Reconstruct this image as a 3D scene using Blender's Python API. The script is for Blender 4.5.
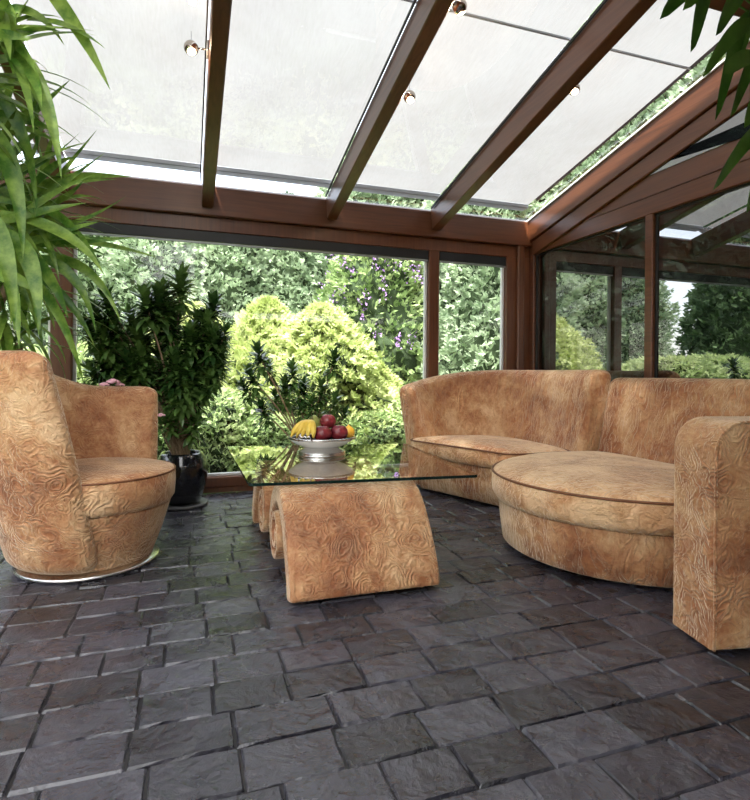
import bpy, math, random
import numpy as np
from mathutils import Vector, Matrix
R = math.radians
PI = math.pi
random.seed(7)
rng = np.random.default_rng(7)
scene = bpy.context.scene
for o in list(bpy.data.objects):
    bpy.data.objects.remove(o)

# ------------------------------------------------------------------ camera, sky, sun, exposure
CAM_H = 0.95
YAW = 18.8
cam_data = bpy.data.cameras.new('camera')
cam = bpy.data.objects.new('camera', cam_data)
scene.collection.objects.link(cam)
cam.matrix_world = Matrix.Translation((0, 0, CAM_H)) @ Matrix.Rotation(R(-YAW), 4, 'Z') @ Matrix.Rotation(R(90), 4, 'X') @ Matrix.Rotation(R(0.45), 4, 'Z')
cam_data.sensor_fit = 'HORIZONTAL'
cam_data.sensor_width = 36
cam_data.lens = 36 * 550 / 750
cam_data.shift_y = -26.5 / 750
cam_data.clip_start = 0.05
cam_data.clip_end = 300
scene.camera = cam

world = bpy.data.worlds.new('world')
scene.world = world
world.use_nodes = True
wn = world.node_tree.nodes
wl = world.node_tree.links
wn.clear()
sky = wn.new('ShaderNodeTexSky')
sky.sky_type = 'NISHITA'
sky.sun_disc = False
sky.sun_elevation = R(48)
sky.sun_rotation = R(200)
sky.dust_density = 3.0
mixw = wn.new('ShaderNodeMixRGB')
mixw.inputs[0].default_value = 0.55
mulw = wn.new('ShaderNodeMixRGB'); mulw.blend_type = 'MULTIPLY'; mulw.inputs[0].default_value = 1
mulw.inputs[2].default_value = (0.22, 0.22, 0.22, 1)
wl.new(sky.outputs[0], mulw.inputs[1])
wl.new(mulw.outputs[0], mixw.inputs[1])
mixw.inputs[2].default_value = (1.0, 1.0, 1.0, 1)
bg = wn.new('ShaderNodeBackground')
bg.inputs[1].default_value = 2.2
wo = wn.new('ShaderNodeOutputWorld')
wl.new(mixw.outputs[0], bg.inputs[0])
wl.new(bg.outputs[0], wo.inputs[0])

sun_data = bpy.data.lights.new('sun', 'SUN')
sun_data.energy = 8.5
sun_data.angle = R(4)
sun_data.color = (1.0, 0.965, 0.92)
sun = bpy.data.objects.new('sun', sun_data)
scene.collection.objects.link(sun)
sun.rotation_euler = Vector((0.42, 0.50, -1.3)).to_track_quat('-Z', 'Y').to_euler()

scene.view_settings.view_transform = 'Standard'
scene.view_settings.look = 'None'
scene.view_settings.gamma = 1
scene.view_settings.use_curve_mapping = False
scene.view_settings.exposure = 1.1

# ------------------------------------------------------------------ helpers
COL = scene.collection

def tag(o, label=None, cat=None, group=None, kind=None):
    if label: o['label'] = label
    if cat: o['category'] = cat
    if group: o['group'] = group
    if kind: o['kind'] = kind
    return o

def empty(name, loc=(0, 0, 0), rz=0):
    o = bpy.data.objects.new(name, None)
    COL.objects.link(o)
    o.location = loc
    o.rotation_euler = (0, 0, rz)
    o.empty_display_size = 0.1
    return o

class MB:
    """collects geometry; build() links it as ONE mesh object"""
    def __init__(s):
        s.v = []; s.f = []
    def add(s, vs, fs):
        b = len(s.v)
        s.v.extend([tuple(p) for p in vs])
        s.f.extend([tuple(i + b for i in f) for f in fs])
    def box(s, x0, x1, y0, y1, z0, z1, bev=0.0, M=None):
        if bev <= 0:
            vs = [(x, y, z) for x in (x0, x1) for y in (y0, y1) for z in (z0, z1)]
            fs = [(0, 1, 3, 2), (4, 6, 7, 5), (0, 4, 5, 1), (2, 3, 7, 6), (0, 2, 6, 4), (1, 5, 7, 3)]
        else:
            cx, cy, cz = (x0+x1)/2, (y0+y1)/2, (z0+z1)/2
            hx, hy, hz = abs(x1-x0)/2, abs(y1-y0)/2, abs(z1-z0)/2
            b = min(bev, hx*.9, hy*.9, hz*.9)
            idx = {}; vs = []
            for sx in (-1, 1):
                for sy in (-1, 1):
                    for sz in (-1, 1):
                        for k, (ax, ay, az) in enumerate(((0, b, b), (b, 0, b), (b, b, 0))):
                            idx[(sx, sy, sz, k)] = len(vs)
                            vs.append((cx+sx*(hx-ax), cy+sy*(hy-ay), cz+sz*(hz-az)))
            I = lambda *a: idx[a]
            fs = []
            for q in (-1, 1):
                fs.append((I(q,-1,-1,0), I(q,1,-1,0), I(q,1,1,0), I(q,-1,1,0))[::q])
                fs.append((I(-1,q,-1,1), I(-1,q,1,1), I(1,q,1,1), I(1,q,-1,1))[::q])
                fs.append((I(-1,-1,q,2), I(1,-1,q,2), I(1,1,q,2), I(-1,1,q,2))[::q])
            for a in (-1, 1):
                for c in (-1, 1):
                    fs.append((I(a,c,-1,0), I(a,c,1,0), I(a,c,1,1), I(a,c,-1,1))[::(-1 if a*c > 0 else 1)])
                    fs.append((I(a,-1,c,0), I(a,1,c,0), I(a,1,c,2), I(a,-1,c,2))[::(1 if a*c > 0 else -1)])
                    fs.append((I(-1,a,c,1), I(1,a,c,1), I(1,a,c,2), I(-1,a,c,2))[::(-1 if a*c > 0 else 1)])
                    for e in (-1, 1):
                        fs.append((I(a,c,e,0), I(a,c,e,1), I(a,c,e,2))[::(1 if a*c*e > 0 else -1)])
        if M is not None:
            vs = [M @ Vector(p) for p in vs]
        s.add(vs, fs)
    def tube(s, pts, rad, n=8, cap=True):
        pts = [Vector(p) for p in pts]
        m = len(pts)
        if not hasattr(rad, '__len__'): rad = [rad]*m
        up = None; vs = []
        for i, p in enumerate(pts):
            t = (pts[min(i+1, m-1)] - pts[max(i-1, 0)]).normalized()
            if up is None:
                a = Vector((0, 0, 1)) if abs(t.z) < .9 else Vector((1, 0, 0))
                up = (a - t*a.dot(t)).normalized()
            else:
                up = (up - t*up.dot(t)).normalized()
            bi = t.cross(up)
            for k in range(n):
                an = 2*PI*k/n
                vs.append(p + (up*math.cos(an) + bi*math.sin(an))*rad[i])
        fs = []
        for i in range(m-1):
            for k in range(n):
                k2 = (k+1) % n
                fs.append((i*n+k, i*n+k2, (i+1)*n+k2, (i+1)*n+k))
        if cap:
            fs.append(tuple(range(n))[::-1]); fs.append(tuple((m-1)*n+k for k in range(n)))
        s.add(vs, fs)
    def lathe(s, prof, c=(0, 0, 0), n=32, sx=1, sy=1):
        vs = []; fs = []
        m = len(prof)
        for r, z in prof:
            for k in range(n):
                a = 2*PI*k/n
                vs.append((c[0]+r*sx*math.cos(a), c[1]+r*sy*math.sin(a), c[2]+z))
        for i in range(m-1):
            for k in range(n):
                k2 = (k+1) % n
                fs.append((i*n+k, i*n+k2, (i+1)*n+k2, (i+1)*n+k))
        if prof[0][0] > 1e-5: fs.append(tuple(range(n))[::-1])
        if prof[-1][0] > 1e-5: fs.append(tuple((m-1)*n+k for k in range(n)))
        s.add(vs, fs)
    def ball(s, c, r, n=20, m=12, sq=(1, 1, 1), M=None):
        vs = []; fs = []
        for i in range(m+1):
            t = PI*i/m
            for k in range(n):
                a = 2*PI*k/n
                p = Vector((r*sq[0]*math.sin(t)*math.cos(a), r*sq[1]*math.sin(t)*math.sin(a), r*sq[2]*math.cos(t)))
                if M is not None: p = M @ p
                vs.append(p + Vector(c))
        for i in range(m):
            for k in range(n):
                k2 = (k+1) % n
                fs.append((i*n+k, (i+1)*n+k, (i+1)*n+k2, i*n+k2))
        s.add(vs, fs)
    def build(s, name, mat, parent=None, smooth=False, sharp=None):
        me = bpy.data.meshes.new(name)
        me.from_pydata([tuple(p) for p in s.v], [], s.f)
        me.validate()
        if mat: me.materials.append(mat)
        if smooth:
            me.polygons.foreach_set('use_smooth', [True]*len(me.polygons))
            if sharp:
                try: me.set_sharp_from_angle(angle=R(sharp))
                except Exception: pass
        me.update()
        o = bpy.data.objects.new(name, me)
        COL.objects.link(o)
        if parent is not None:
            o.parent = parent
            # geometry is written in world space: bring it under the parent's frame
            o.matrix_parent_inverse = Matrix.Identity(4)
            pm = Matrix.Translation(parent.location) @ Matrix.Rotation(parent.rotation_euler[2], 4, 'Z') if parent.parent is None else None
            if pm is not None:
                me.transform(pm.inverted())
            else:
                g = parent.parent
                pm = Matrix.Translation(g.location) @ Matrix.Rotation(g.rotation_euler[2], 4, 'Z')
                me.transform(pm.inverted())
        return o

def rrect(w, h, r, d, nc=5, ns=6):
    """rounded rectangle outline in (a, b); a in [-w/2,w/2], b in [0,h], inset by d"""
    x0, x1, y0, y1 = -w/2+d, w/2-d, d, h-d
    r = max(min(r-d, (x1-x0)/2*.98, (y1-y0)/2*.98), 0.002)
    pts = []
    cs = [(x1-r, y0+r, -90), (x1-r, y1-r, 0), (x0+r, y1-r, 90), (x0+r, y0+r, 180)]
    for i, (cx, cy, a0) in enumerate(cs):
        arc = [(cx+r*math.cos(R(a0+90*k/nc)), cy+r*math.sin(R(a0+90*k/nc))) for k in range(nc+1)]
        pts += arc
        nx, ny, na = cs[(i+1) % 4]
        q = (nx+r*math.cos(R(na)), ny+r*math.sin(R(na)))
        e = arc[-1]
        for k in range(1, ns):
            pts.append((e[0]+(q[0]-e[0])*k/ns, e[1]+(q[1]-e[1])*k/ns))
    return pts

def slab(mb, L, w, h, r, Rend, nx, fn, nc=5, ns=6, flip=False):
    """rounded slab in flat space (x in 0..L, a across, z up) mapped through fn"""
    secs = []
    K = 5
    for k in range(K+1):
        t = PI/2*k/K
        secs.append((Rend*(1-math.cos(t)) if False else Rend*(1-math.cos(t)), Rend*(1-math.sin(t))))
    mid = [(Rend+(L-2*Rend)*i/nx, 0) for i in range(1, nx)]
    full = secs + mid + [(L-x, d) for x, d in secs[::-1]]
    vs = []; n = None
    for x, d in full:
        p = rrect(w, h, r, d, nc, ns)
        n = len(p)
        vs += [fn(x, a, b) for a, b in p]
    fs = []
    for i in range(len(full)-1):
        for k in range(n):
            k2 = (k+1) % n
            f = (i*n+k, i*n+k2, (i+1)*n+k2, (i+1)*n+k)
            fs.append(f[::-1] if flip else f)
    c0 = tuple(range(n)); c1 = tuple((len(full)-1)*n+k for k in range(n))
    fs += [c0 if flip else c0[::-1], c1[::-1] if flip else c1]
    mb.add(vs, fs)

def catmull(pts, n=8, closed=False):
    pts = [Vector(p) for p in pts]
    out = []
    m = len(pts)
    rg = range(m) if closed else range(m-1)
    for i in rg:
        p0 = pts[(i-1) % m] if closed or i > 0 else pts[0]*2-pts[1]
        p1 = pts[i]; p2 = pts[(i+1) % m]
        p3 = pts[(i+2) % m] if closed or i+2 < m else pts[-1]*2-pts[-2]
        for k in range(n):
            t = k/n
            out.append(.5*((2*p1)+(p2-p0)*t+(2*p0-5*p1+4*p2-p3)*t*t+(3*p1-p0-3*p2+p3)*t**3))
    if not closed: out.append(pts[-1])
    return out

def plan(mb, outline, rings, crown=None, c=None):
    """stack scaled copies of a plan outline: rings = [(inset, z)], crown = [(scale, z)] closes to a point"""
    n = len(outline)
    P = [Vector((p[0], p[1])) for p in outline]
    if c is None:
        c = sum(P, Vector((0, 0)))/n
    else: c = Vector(c)
    nor = []
    for i in range(n):
        t = (P[(i+1) % n]-P[i-1]).normalized()
        nor.append(Vector((t.y, -t.x)))
    vs = []; rows = 0
    for d, z in rings:
        for p, q in zip(P, nor):
            w = p - q*d
            vs.append((w.x, w.y, z))
        rows += 1
    d = rings[-1][0]
    if crown:
        for sc, z in crown:
            for p, q in zip(P, nor):
                w = c + (p - q*d - c)*sc
                vs.append((w.x, w.y, z))
            rows += 1
    fs = []
    for i in range(rows-1):
        for k in range(n):
            k2 = (k+1) % n
            fs.append((i*n+k, i*n+k2, (i+1)*n+k2, (i+1)*n+k))
    fs.append(tuple(range(n))[::-1]); fs.append(tuple((rows-1)*n+k for k in range(n)))
    mb.add(vs, fs)

def quads_obj(name, V, nq, mat, parent=None, loc_parent=None, smooth=False, per=4):
    """numpy quads: V (nq*4,3)"""
    me = bpy.data.meshes.new(name)
    me.vertices.add(len(V)); me.vertices.foreach_set('co', V.astype(np.float32).ravel())
    me.loops.add(nq*per); me.loops.foreach_set('vertex_index', np.arange(nq*per, dtype=np.int32))
    me.polygons.add(nq)
    me.polygons.foreach_set('loop_start', np.arange(0, nq*per, per, dtype=np.int32))
    me.polygons.foreach_set('loop_total', np.full(nq, per, dtype=np.int32))
    me.materials.append(mat)
    me.update(calc_edges=True)
    o = bpy.data.objects.new(name, me)
    COL.objects.link(o)
    if parent is not None: o.parent = parent
    return o

# ------------------------------------------------------------------ materials
def new_mat(name):
    m = bpy.data.materials.new(name); m.use_nodes = True
    nt = m.node_tree
    b = nt.nodes['Principled BSDF']
    return m, nt, b

def N(nt, t, **kw):
    n = nt.nodes.new(t)
    for k, v in kw.items():
        setattr(n, k, v)
    return n

def ramp(nt, stops):
    r = nt.nodes.new('ShaderNodeValToRGB')
    while len(r.color_ramp.elements) < len(stops): r.color_ramp.elements.new(.5)
    for e, (p, c) in zip(r.color_ramp.elements, stops):
        e.position = p; e.color = (*c, 1) if len(c) == 3 else c
    return r

def simple(name, col, rough=.5, metal=0, coat=0, emit=None, es=0):
    m, nt, b = new_mat(name)
    b.inputs['Base Color'].default_value = (*col, 1)
    b.inputs['Roughness'].default_value = rough
    b.inputs['Metallic'].default_value = metal
    b.inputs['Coat Weight'].default_value = coat
    if emit:
        b.inputs['Emission Color'].default_value = (*emit, 1)
        b.inputs['Emission Strength'].default_value = es
    return m

def noise(nt, vec, scale, detail=4, rough=.55, dist=0):
    n = nt.nodes.new('ShaderNodeTexNoise')
    n.inputs['Scale'].default_value = scale
    n.inputs['Detail'].default_value = detail
    n.inputs['Roughness'].default_value = rough
    n.inputs['Distortion'].default_value = dist
    if vec is not None: nt.links.new(vec, n.inputs['Vector'])
    return n

def math_n(nt, op, a, b=None):
    n = nt.nodes.new('ShaderNodeMath'); n.operation = op
    for i, x in enumerate((a, b)):
        if x is None: continue
        if isinstance(x, (int, float)): n.inputs[i].default_value = x
        else: nt.links.new(x, n.inputs[i])
    return n.outputs[0]

def fabric_mat(name, swirl, wrinkle_axis=(1, 1, 1), dark=1.0, lift=0.0):
    m, nt, b = new_mat(name)
    L = nt.links.new
    tc = nt.nodes.new('ShaderNodeTexCoord')
    vec = tc.outputs['Object']
    big = noise(nt, vec, 2.6, 5, .62, .6)
    fine = noise(nt, vec, 16, 6, .7, .4)
    comb = math_n(nt, 'ADD', math_n(nt, 'MULTIPLY', big.outputs[0], .68), math_n(nt, 'MULTIPLY', fine.outputs[0], .32))
    comb = math_n(nt, 'ADD', comb, math_n(nt, 'MULTIPLY', math_n(nt, 'SUBTRACT', noise(nt, vec, 55, 4, .75).outputs[0], .5 - lift/.14), .14))
    d = dark
    cr = ramp(nt, [(.38, (.20*d, .055*d, .017*d)), (.46, (.34*d, .12*d, .042*d)), (.54, (.50*d, .25*d, .11*d)), (.64, (.70*d, .455*d, .255*d))])
    L(comb, cr.inputs[0])
    # embossed swirls: concentric waves about random centres, bent by noise
    nz = noise(nt, vec, 5.0, 3, .5, 0)
    vadd = nt.nodes.new('ShaderNodeVectorMath'); vadd.operation = 'MULTIPLY_ADD'
    L(nz.outputs['Color'], vadd.inputs[0]); vadd.inputs[1].default_value = (.24, .24, .24); L(vec, vadd.inputs[2])
    vo = nt.nodes.new('ShaderNodeTexVoronoi'); vo.inputs['Scale'].default_value = 7.5
    L(vadd.outputs[0], vo.inputs['Vector'])
    ring = math_n(nt, 'SINE', math_n(nt, 'MULTIPLY', vo.outputs['Distance'], 52.0))
    ring = math_n(nt, 'POWER', math_n(nt, 'ADD', math_n(nt, 'MULTIPLY', ring, .5), .5), 1.6)
    msk = noise(nt, vec, 3.5, 2)
    mk = ramp(nt, [(.38, (0, 0, 0)), (.56, (1, 1, 1))]); L(msk.outputs[0], mk.inputs[0])
    ring = math_n(nt, 'MULTIPLY', ring, mk.outputs[0])
    # wrinkles
    mp = nt.nodes.new('ShaderNodeMapping'); mp.inputs['Scale'].default_value = wrinkle_axis
    L(vec, mp.inputs[0])
    wr = noise(nt, mp.outputs[0], 15, 3, .55, 1.4)
    wrr = ramp(nt, [(.40, (0, 0, 0)), (.50, (1, 1, 1)), (.60, (0, 0, 0))]); L(wr.outputs[0], wrr.inputs[0])
    h = math_n(nt, 'ADD', math_n(nt, 'MULTIPLY', ring, swirl), math_n(nt, 'MULTIPLY', wrr.outputs[0], .75))
    grain = noise(nt, vec, 70, 3, .7)
    h = math_n(nt, 'ADD', h, math_n(nt, 'MULTIPLY', fine.outputs[0], .30))
    h = math_n(nt, 'ADD', h, math_n(nt, 'MULTIPLY', grain.outputs[0], .28))
    bp = nt.nodes.new('ShaderNodeBump'); bp.inputs['Strength'].default_value = .75; bp.inputs['Distance'].default_value = .0048*(2.4 if swirl < .5 else 1)
    L(h, bp.inputs['Height']); L(bp.outputs[0], b.inputs['Normal'])
    # worn pile: the raised creases are rubbed paler
    mx = nt.nodes.new('ShaderNodeMixRGB'); mx.blend_type = 'MIX'
    L(math_n(nt, 'MULTIPLY', h, .13), mx.inputs[0])
    L(cr.outputs[0], mx.inputs[1]); mx.inputs[2].default_value = (.80, .56, .34, 1)
    L(mx.outputs[0], b.inputs['Base Color'])
    b.inputs['Roughness'].default_value = .62
    b.inputs['Specular IOR Level'].default_value = .35
    b.inputs['Sheen Weight'].default_value = .9
    b.inputs['Sheen Roughness'].default_value = .35
    b.inputs['Sheen Tint'].default_value = (1, .84, .64, 1)
    return m

def wood_mat(name, axis, base=(.175, .058, .022), dark=(.070, .022, .009), rough=.36):
    m, nt, b = new_mat(name)
    L = nt.links.new
    tc = nt.nodes.new('ShaderNodeTexCoord')
    mp = nt.nodes.new('ShaderNodeMapping')
    sc = [26, 26, 26]; sc[axis] = 1.1
    mp.inputs['Scale'].default_value = sc
    L(tc.outputs['Object'], mp.inputs[0])
    n1 = noise(nt, mp.outputs[0], 1.6, 6, .6, .9)
    n2 = noise(nt, tc.outputs['Object'], 1.2, 2)
    c = ramp(nt, [(.3, dark), (.5, tuple((a+q)/2 for a, q in zip(base, dark))), (.72, base)])
    L(math_n(nt, 'ADD', math_n(nt, 'MULTIPLY', n1.outputs[0], .7), math_n(nt, 'MULTIPLY', n2.outputs[0], .3)), c.inputs[0])
    L(c.outputs[0], b.inputs['Base Color'])
    b.inputs['Roughness'].default_value = rough
    bp = nt.nodes.new('ShaderNodeBump'); bp.inputs['Strength'].default_value = .15; bp.inputs['Distance'].default_value = .002
    L(n1.outputs[0], bp.inputs['Height']); L(bp.outputs[0], b.inputs['Normal'])
    b.inputs['Coat Weight'].default_value = .12
    b.inputs['Coat Roughness'].default_value = .25
    return m

def glass_mat(name, tint=(1, 1, 1), refl_boost=0.0, rough=0.0):
    m = bpy.data.materials.new(name); m.use_nodes = True
    nt = m.node_tree; nt.nodes.clear(); L = nt.links.new
    tr = nt.nodes.new('ShaderNodeBsdfTransparent'); tr.inputs[0].default_value = (*tint, 1)
    gl = nt.nodes.new('ShaderNodeBsdfGlossy'); gl.inputs['Roughness'].default_value = rough
    gl.inputs[0].default_value = (1, 1, 1, 1)
    fr = nt.nodes.new('ShaderNodeFresnel'); fr.inputs[0].default_value = 1.5
    geo = nt.nodes.new('ShaderNodeNewGeometry')
    # on the way out of the pane use the same facing ratio
    inv = math_n(nt, 'DIVIDE', 1.0, 1.5)
    ior = nt.nodes.new('ShaderNodeMix'); ior.data_type = 'FLOAT'
    L(geo.outputs['Backfacing'], ior.inputs[0]); ior.inputs[2].default_value = 1.5; ior.inputs[3].default_value = 1/1.5
    L(ior.outputs[0], fr.inputs[0])
    f = math_n(nt, 'MINIMUM', math_n(nt, 'ADD', fr.outputs[0], refl_boost), 1.0)
    mx = nt.nodes.new('ShaderNodeMixShader')
    L(f, mx.inputs[0]); L(tr.outputs[0], mx.inputs[1]); L(gl.outputs[0], mx.inputs[2])
    o = nt.nodes.new('ShaderNodeOutputMaterial'); L(mx.outputs[0], o.inputs[0])
    return m

def leaf_mat(name, c1, c2, rough=.45, trans=.35, rnd=True, scale=3.0, spec=.4):
    m = bpy.data.materials.new(name); m.use_nodes = True
    nt = m.node_tree; L = nt.links.new
    b = nt.nodes['Principled BSDF']; out = nt.nodes['Material Output']
    tc = nt.nodes.new('ShaderNodeTexCoord')
    n = noise(nt, tc.outputs['Object'], scale, 4, .65)
    c = ramp(nt, [(.35, c1), (.65, c2)])
    oi = nt.nodes.new('ShaderNodeObjectInfo')
    v = math_n(nt, 'ADD', n.outputs[0], math_n(nt, 'MULTIPLY', math_n(nt, 'SUBTRACT', oi.outputs['Random'], .5), .18 if rnd else 0))
    L(v, c.inputs[0])
    L(c.outputs[0], b.inputs['Base Color'])
    b.inputs['Roughness'].default_value = rough
    b.inputs['Specular IOR Level'].default_value = spec
    tl = nt.nodes.new('ShaderNodeBsdfTranslucent')
    L(c.outputs[0], tl.inputs[0])
    mx = nt.nodes.new('ShaderNodeMixShader'); mx.inputs[0].default_value = trans
    L(b.outputs[0], mx.inputs[1]); L(tl.outputs[0], mx.inputs[2]); L(mx.outputs[0], out.inputs[0])
    return m

def slate_mat():
    m, nt, b = new_mat('slate_paver')
    L = nt.links.new
    tc = nt.nodes.new('ShaderNodeTexCoord'); vec = tc.outputs['Object']
    at = nt.nodes.new('ShaderNodeAttribute'); at.attribute_name = 'tone'
    n1 = noise(nt, vec, 5, 6, .65, .5)
    n2 = noise(nt, vec, 40, 5, .7)
    n3 = noise(nt, vec, 1.3, 3)
    s = math_n(nt, 'ADD', math_n(nt, 'MULTIPLY', n1.outputs[0], .5), math_n(nt, 'MULTIPLY', at.outputs['Fac'], .32))
    s = math_n(nt, 'ADD', s, math_n(nt, 'MULTIPLY', n2.outputs[0], .2))
    c = ramp(nt, [(.30, (.013, .0125, .017)), (.5, (.034, .032, .043)), (.66, (.060, .058, .075)), (.82, (.11, .108, .130))])
    L(s, c.inputs[0]); L(c.outputs[0], b.inputs['Base Color'])
    rr = nt.nodes.new('ShaderNodeMapRange'); L(n1.outputs[0], rr.inputs[0])
    rr.inputs[1].default_value = .3; rr.inputs[2].default_value = .7; rr.inputs[3].default_value = .20; rr.inputs[4].default_value = .36
    L(rr.outputs[0], b.inputs['Roughness'])
    vo = nt.nodes.new('ShaderNodeTexVoronoi'); vo.inputs['Scale'].default_value = 9; vo.feature = 'F1'
    nd = noise(nt, vec, 7, 3)
    va = nt.nodes.new('ShaderNodeVectorMath'); va.operation = 'MULTIPLY_ADD'
    L(nd.outputs['Color'], va.inputs[0]); va.inputs[1].default_value = (.25, .25, .25); L(vec, va.inputs[2]); L(va.outputs[0], vo.inputs['Vector'])
    h = math_n(nt, 'ADD', math_n(nt, 'MULTIPLY', n1.outputs[0], 1.3), math_n(nt, 'MULTIPLY', n2.outputs[0], .22))
    h = math_n(nt, 'ADD', h, math_n(nt, 'MULTIPLY', vo.outputs['Distance'], .6))
    bp = nt.nodes.new('ShaderNodeBump'); bp.inputs['Strength'].default_value = .8; bp.inputs['Distance'].default_value = .018
    L(h, bp.inputs['Height']); L(bp.outputs[0], b.inputs['Normal'])
    b.inputs['Specular IOR Level'].default_value = .85
    return m

M = {}
M['suede'] = fabric_mat('embossed_suede', 1.0)
M['suede_creased'] = fabric_mat('creased_suede', .12, (1.1, 1.1, .42), 1.05, .015)
M['suede_seat_lit'] = fabric_mat('lit_seat_suede', .10, (.8, .8, .8), 1.22, .075)  # paler suede copy: light on the seat tops put into the colour
M['piping'] = simple('suede_piping', (.20, .075, .03), .6)
M['wood_x'] = wood_mat('mahogany_x', 0)
M['wood_y'] = wood_mat('mahogany_y', 1)
M['wood_z'] = wood_mat('mahogany_z', 2)
M['slate'] = slate_mat()
M['mortar'] = simple('mortar', (.014, .012, .014), .6)
M['glass'] = glass_mat('window_glass', (.97, .98, .97))
M['roof_glass'] = glass_mat('roof_glass', (.93, .95, .95))
M['mirror_glass'] = glass_mat('reflective_tinted_glass', (.03, .034, .04), .24)
M['table_glass'] = glass_mat('table_glass', (.80, .88, .84), .20)
M['glass_edge'] = simple('glass_edge', (.006, .02, .016), .12)
M['dark_metal'] = simple('dark_metal', (.02, .02, .022), .45, .3)
M['gasket'] = simple('black_gasket', (.015, .014, .014), .6)
M['white_metal'] = simple('white_metal', (.75, .75, .76), .35)
M['grey_metal'] = simple('grey_metal', (.30, .31, .33), .4, .5)
M['chrome'] = simple('chrome', (.42, .36, .31), .14, 1)
M['silver'] = simple('silver', (.70, .68, .66), .25, 1)
M['bulb'] = simple('bulb', (1, .9, .75), .3, 0, 0, (1, .80, .55), 2.5)
M['porcelain'] = simple('porcelain', (.90, .89, .87), .2, 0, .4)
M['black_glaze'] = simple('black_glaze', (.007, .008, .012), .12, 0, .6)
M['saucer'] = simple('grey_saucer', (.08, .08, .085), .4)
M['soil'] = simple('soil', (.03, .02, .014), .95)
M['plaster'] = simple('plaster', (.70, .68, .64), .8)
M['compacta'] = leaf_mat('compact_dracaena_leaf', (.026, .075, .018), (.14, .25, .06), .26, .12, scale=6, spec=.6)
M['yucca'] = leaf_mat('yucca_leaf', (.05, .14, .012), (.25, .37, .065), .35, .35, scale=12)
M['cornplant'] = leaf_mat('corn_plant_leaf', (.035, .11, .015), (.10, .22, .035), .35, .22, scale=5)
M['bark'] = simple('plant_bark', (.30, .20, .12), .8)
M['tree_bark'] = simple('tree_bark', (.10, .07, .05), .9)
M['rose'] = simple('rose_petal', (.90, .50, .60), .6)
M['rose_leaf'] = leaf_mat('rose_leaf', (.04, .12, .02), (.12, .24, .05), .4, .2)
M['apple'] = leaf_mat('red_apple_skin', (.10, .008, .018), (.26, .03, .035), .25, 0.0, scale=14, spec=.5)
M['banana'] = leaf_mat('banana_skin', (.72, .46, .05), (.80, .60, .12), .4, 0.0, scale=6)
M['banana_tip'] = simple('banana_tip', (.18, .16, .05), .6)
M['pear'] = simple('green_pear_skin', (.32, .36, .09), .4)
M['lemon'] = simple('orange_yellow_peel', (.85, .45, .04), .4)
M['stem'] = simple('fruit_stem', (.10, .06, .03), .8)
M['conifer'] = leaf_mat('hedge_conifer', (.20, .29, .17), (.48, .58, .40), .7, .3, scale=2.2, spec=.15)
M['conifer_dark'] = leaf_mat('dark_conifer', (.06, .12, .05), (.20, .29, .14), .7, .25, scale=2.2, spec=.15)
M['conifer_gold'] = leaf_mat('golden_conifer', (.40, .48, .16), (.66, .72, .38), .7, .35, scale=2.5, spec=.15)
M['broadleaf'] = leaf_mat('broadleaf', (.17, .28, .09), (.42, .52, .24), .6, .35, scale=2.0, spec=.2)
M['shrub'] = leaf_mat('shrub_leaf', (.26, .38, .14), (.56, .64, .34), .6, .35, scale=2.0, spec=.2)
M['lilac'] = simple('lilac_petal', (.42, .24, .60), .7)
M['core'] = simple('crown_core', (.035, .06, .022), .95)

def shade_fabric(name, lo, hi, tr_):
    m = bpy.data.materials.new(name); m.use_nodes = True
    nt = m.node_tree; nt.nodes.clear(); L = nt.links.new
    tc = nt.nodes.new('ShaderNodeTexCoord')
    mp = nt.nodes.new('ShaderNodeMapping'); mp.inputs['Scale'].default_value = (90, 14, 14); L(tc.outputs['Object'], mp.inputs[0])
    n1 = noise(nt, mp.outputs[0], 1, 3, .6)
    n2 = noise(nt, tc.outputs['Object'], 1.6, 4, .6, .3)
    v = math_n(nt, 'ADD', math_n(nt, 'MULTIPLY', n1.outputs[0], .35), math_n(nt, 'MULTIPLY', n2.outputs[0], .65))
    c = ramp(nt, [(.35, lo), (.6, hi)]); L(v, c.inputs[0])
    tl = nt.nodes.new('ShaderNodeBsdfTranslucent'); L(c.outputs[0], tl.inputs[0])
    df = nt.nodes.new('ShaderNodeBsdfDiffuse'); L(c.outputs[0], df.inputs[0])
    tr = nt.nodes.new('ShaderNodeBsdfTransparent')
    m1 = nt.nodes.new('ShaderNodeMixShader'); m1.inputs[0].default_value = tr_
    L(df.outputs[0], m1.inputs[1]); L(tl.outputs[0], m1.inputs[2])
    o = nt.nodes.new('ShaderNodeOutputMaterial'); L(m1.outputs[0], o.inputs[0])
    return m
M['shade'] = shade_fabric('roof_shade_fabric', (.275, .27, .262), (.32, .32, .315), .38)
M['fill_fabric'] = shade_fabric('rear_fill_fabric', (.86, .86, .85), (.90, .90, .89), .62)  # for the unseen rear roof, made bright to act as fill light

def grass_mat():
    m, nt, b = new_mat('lawn')
    tc = nt.nodes.new('ShaderNodeTexCoord')
    n = noise(nt, tc.outputs['Object'], 3, 6, .7)
    c = ramp(nt, [(.35, (.05, .11, .02)), (.65, (.16, .26, .06))])
    nt.links.new(n.outputs[0], c.inputs[0]); nt.links.new(c.outputs[0], b.inputs['Base Color'])
    b.inputs['Roughness'].default_value = .9
    return m
M['grass'] = grass_mat()

# ------------------------------------------------------------------ the setting
XL, XR, YB, YF = -2.6, 3.08, 4.50, -2.0      # room extents
RIDGE = 1.95
SL = 0.22
def zroof(y):
    return 2.41 + (YB - y)*SL if y >= RIDGE else 2.41 + (YB-RIDGE)*SL - (RIDGE-y)*SL

def struct(o):
    o['kind'] = 'structure'; return o

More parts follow.
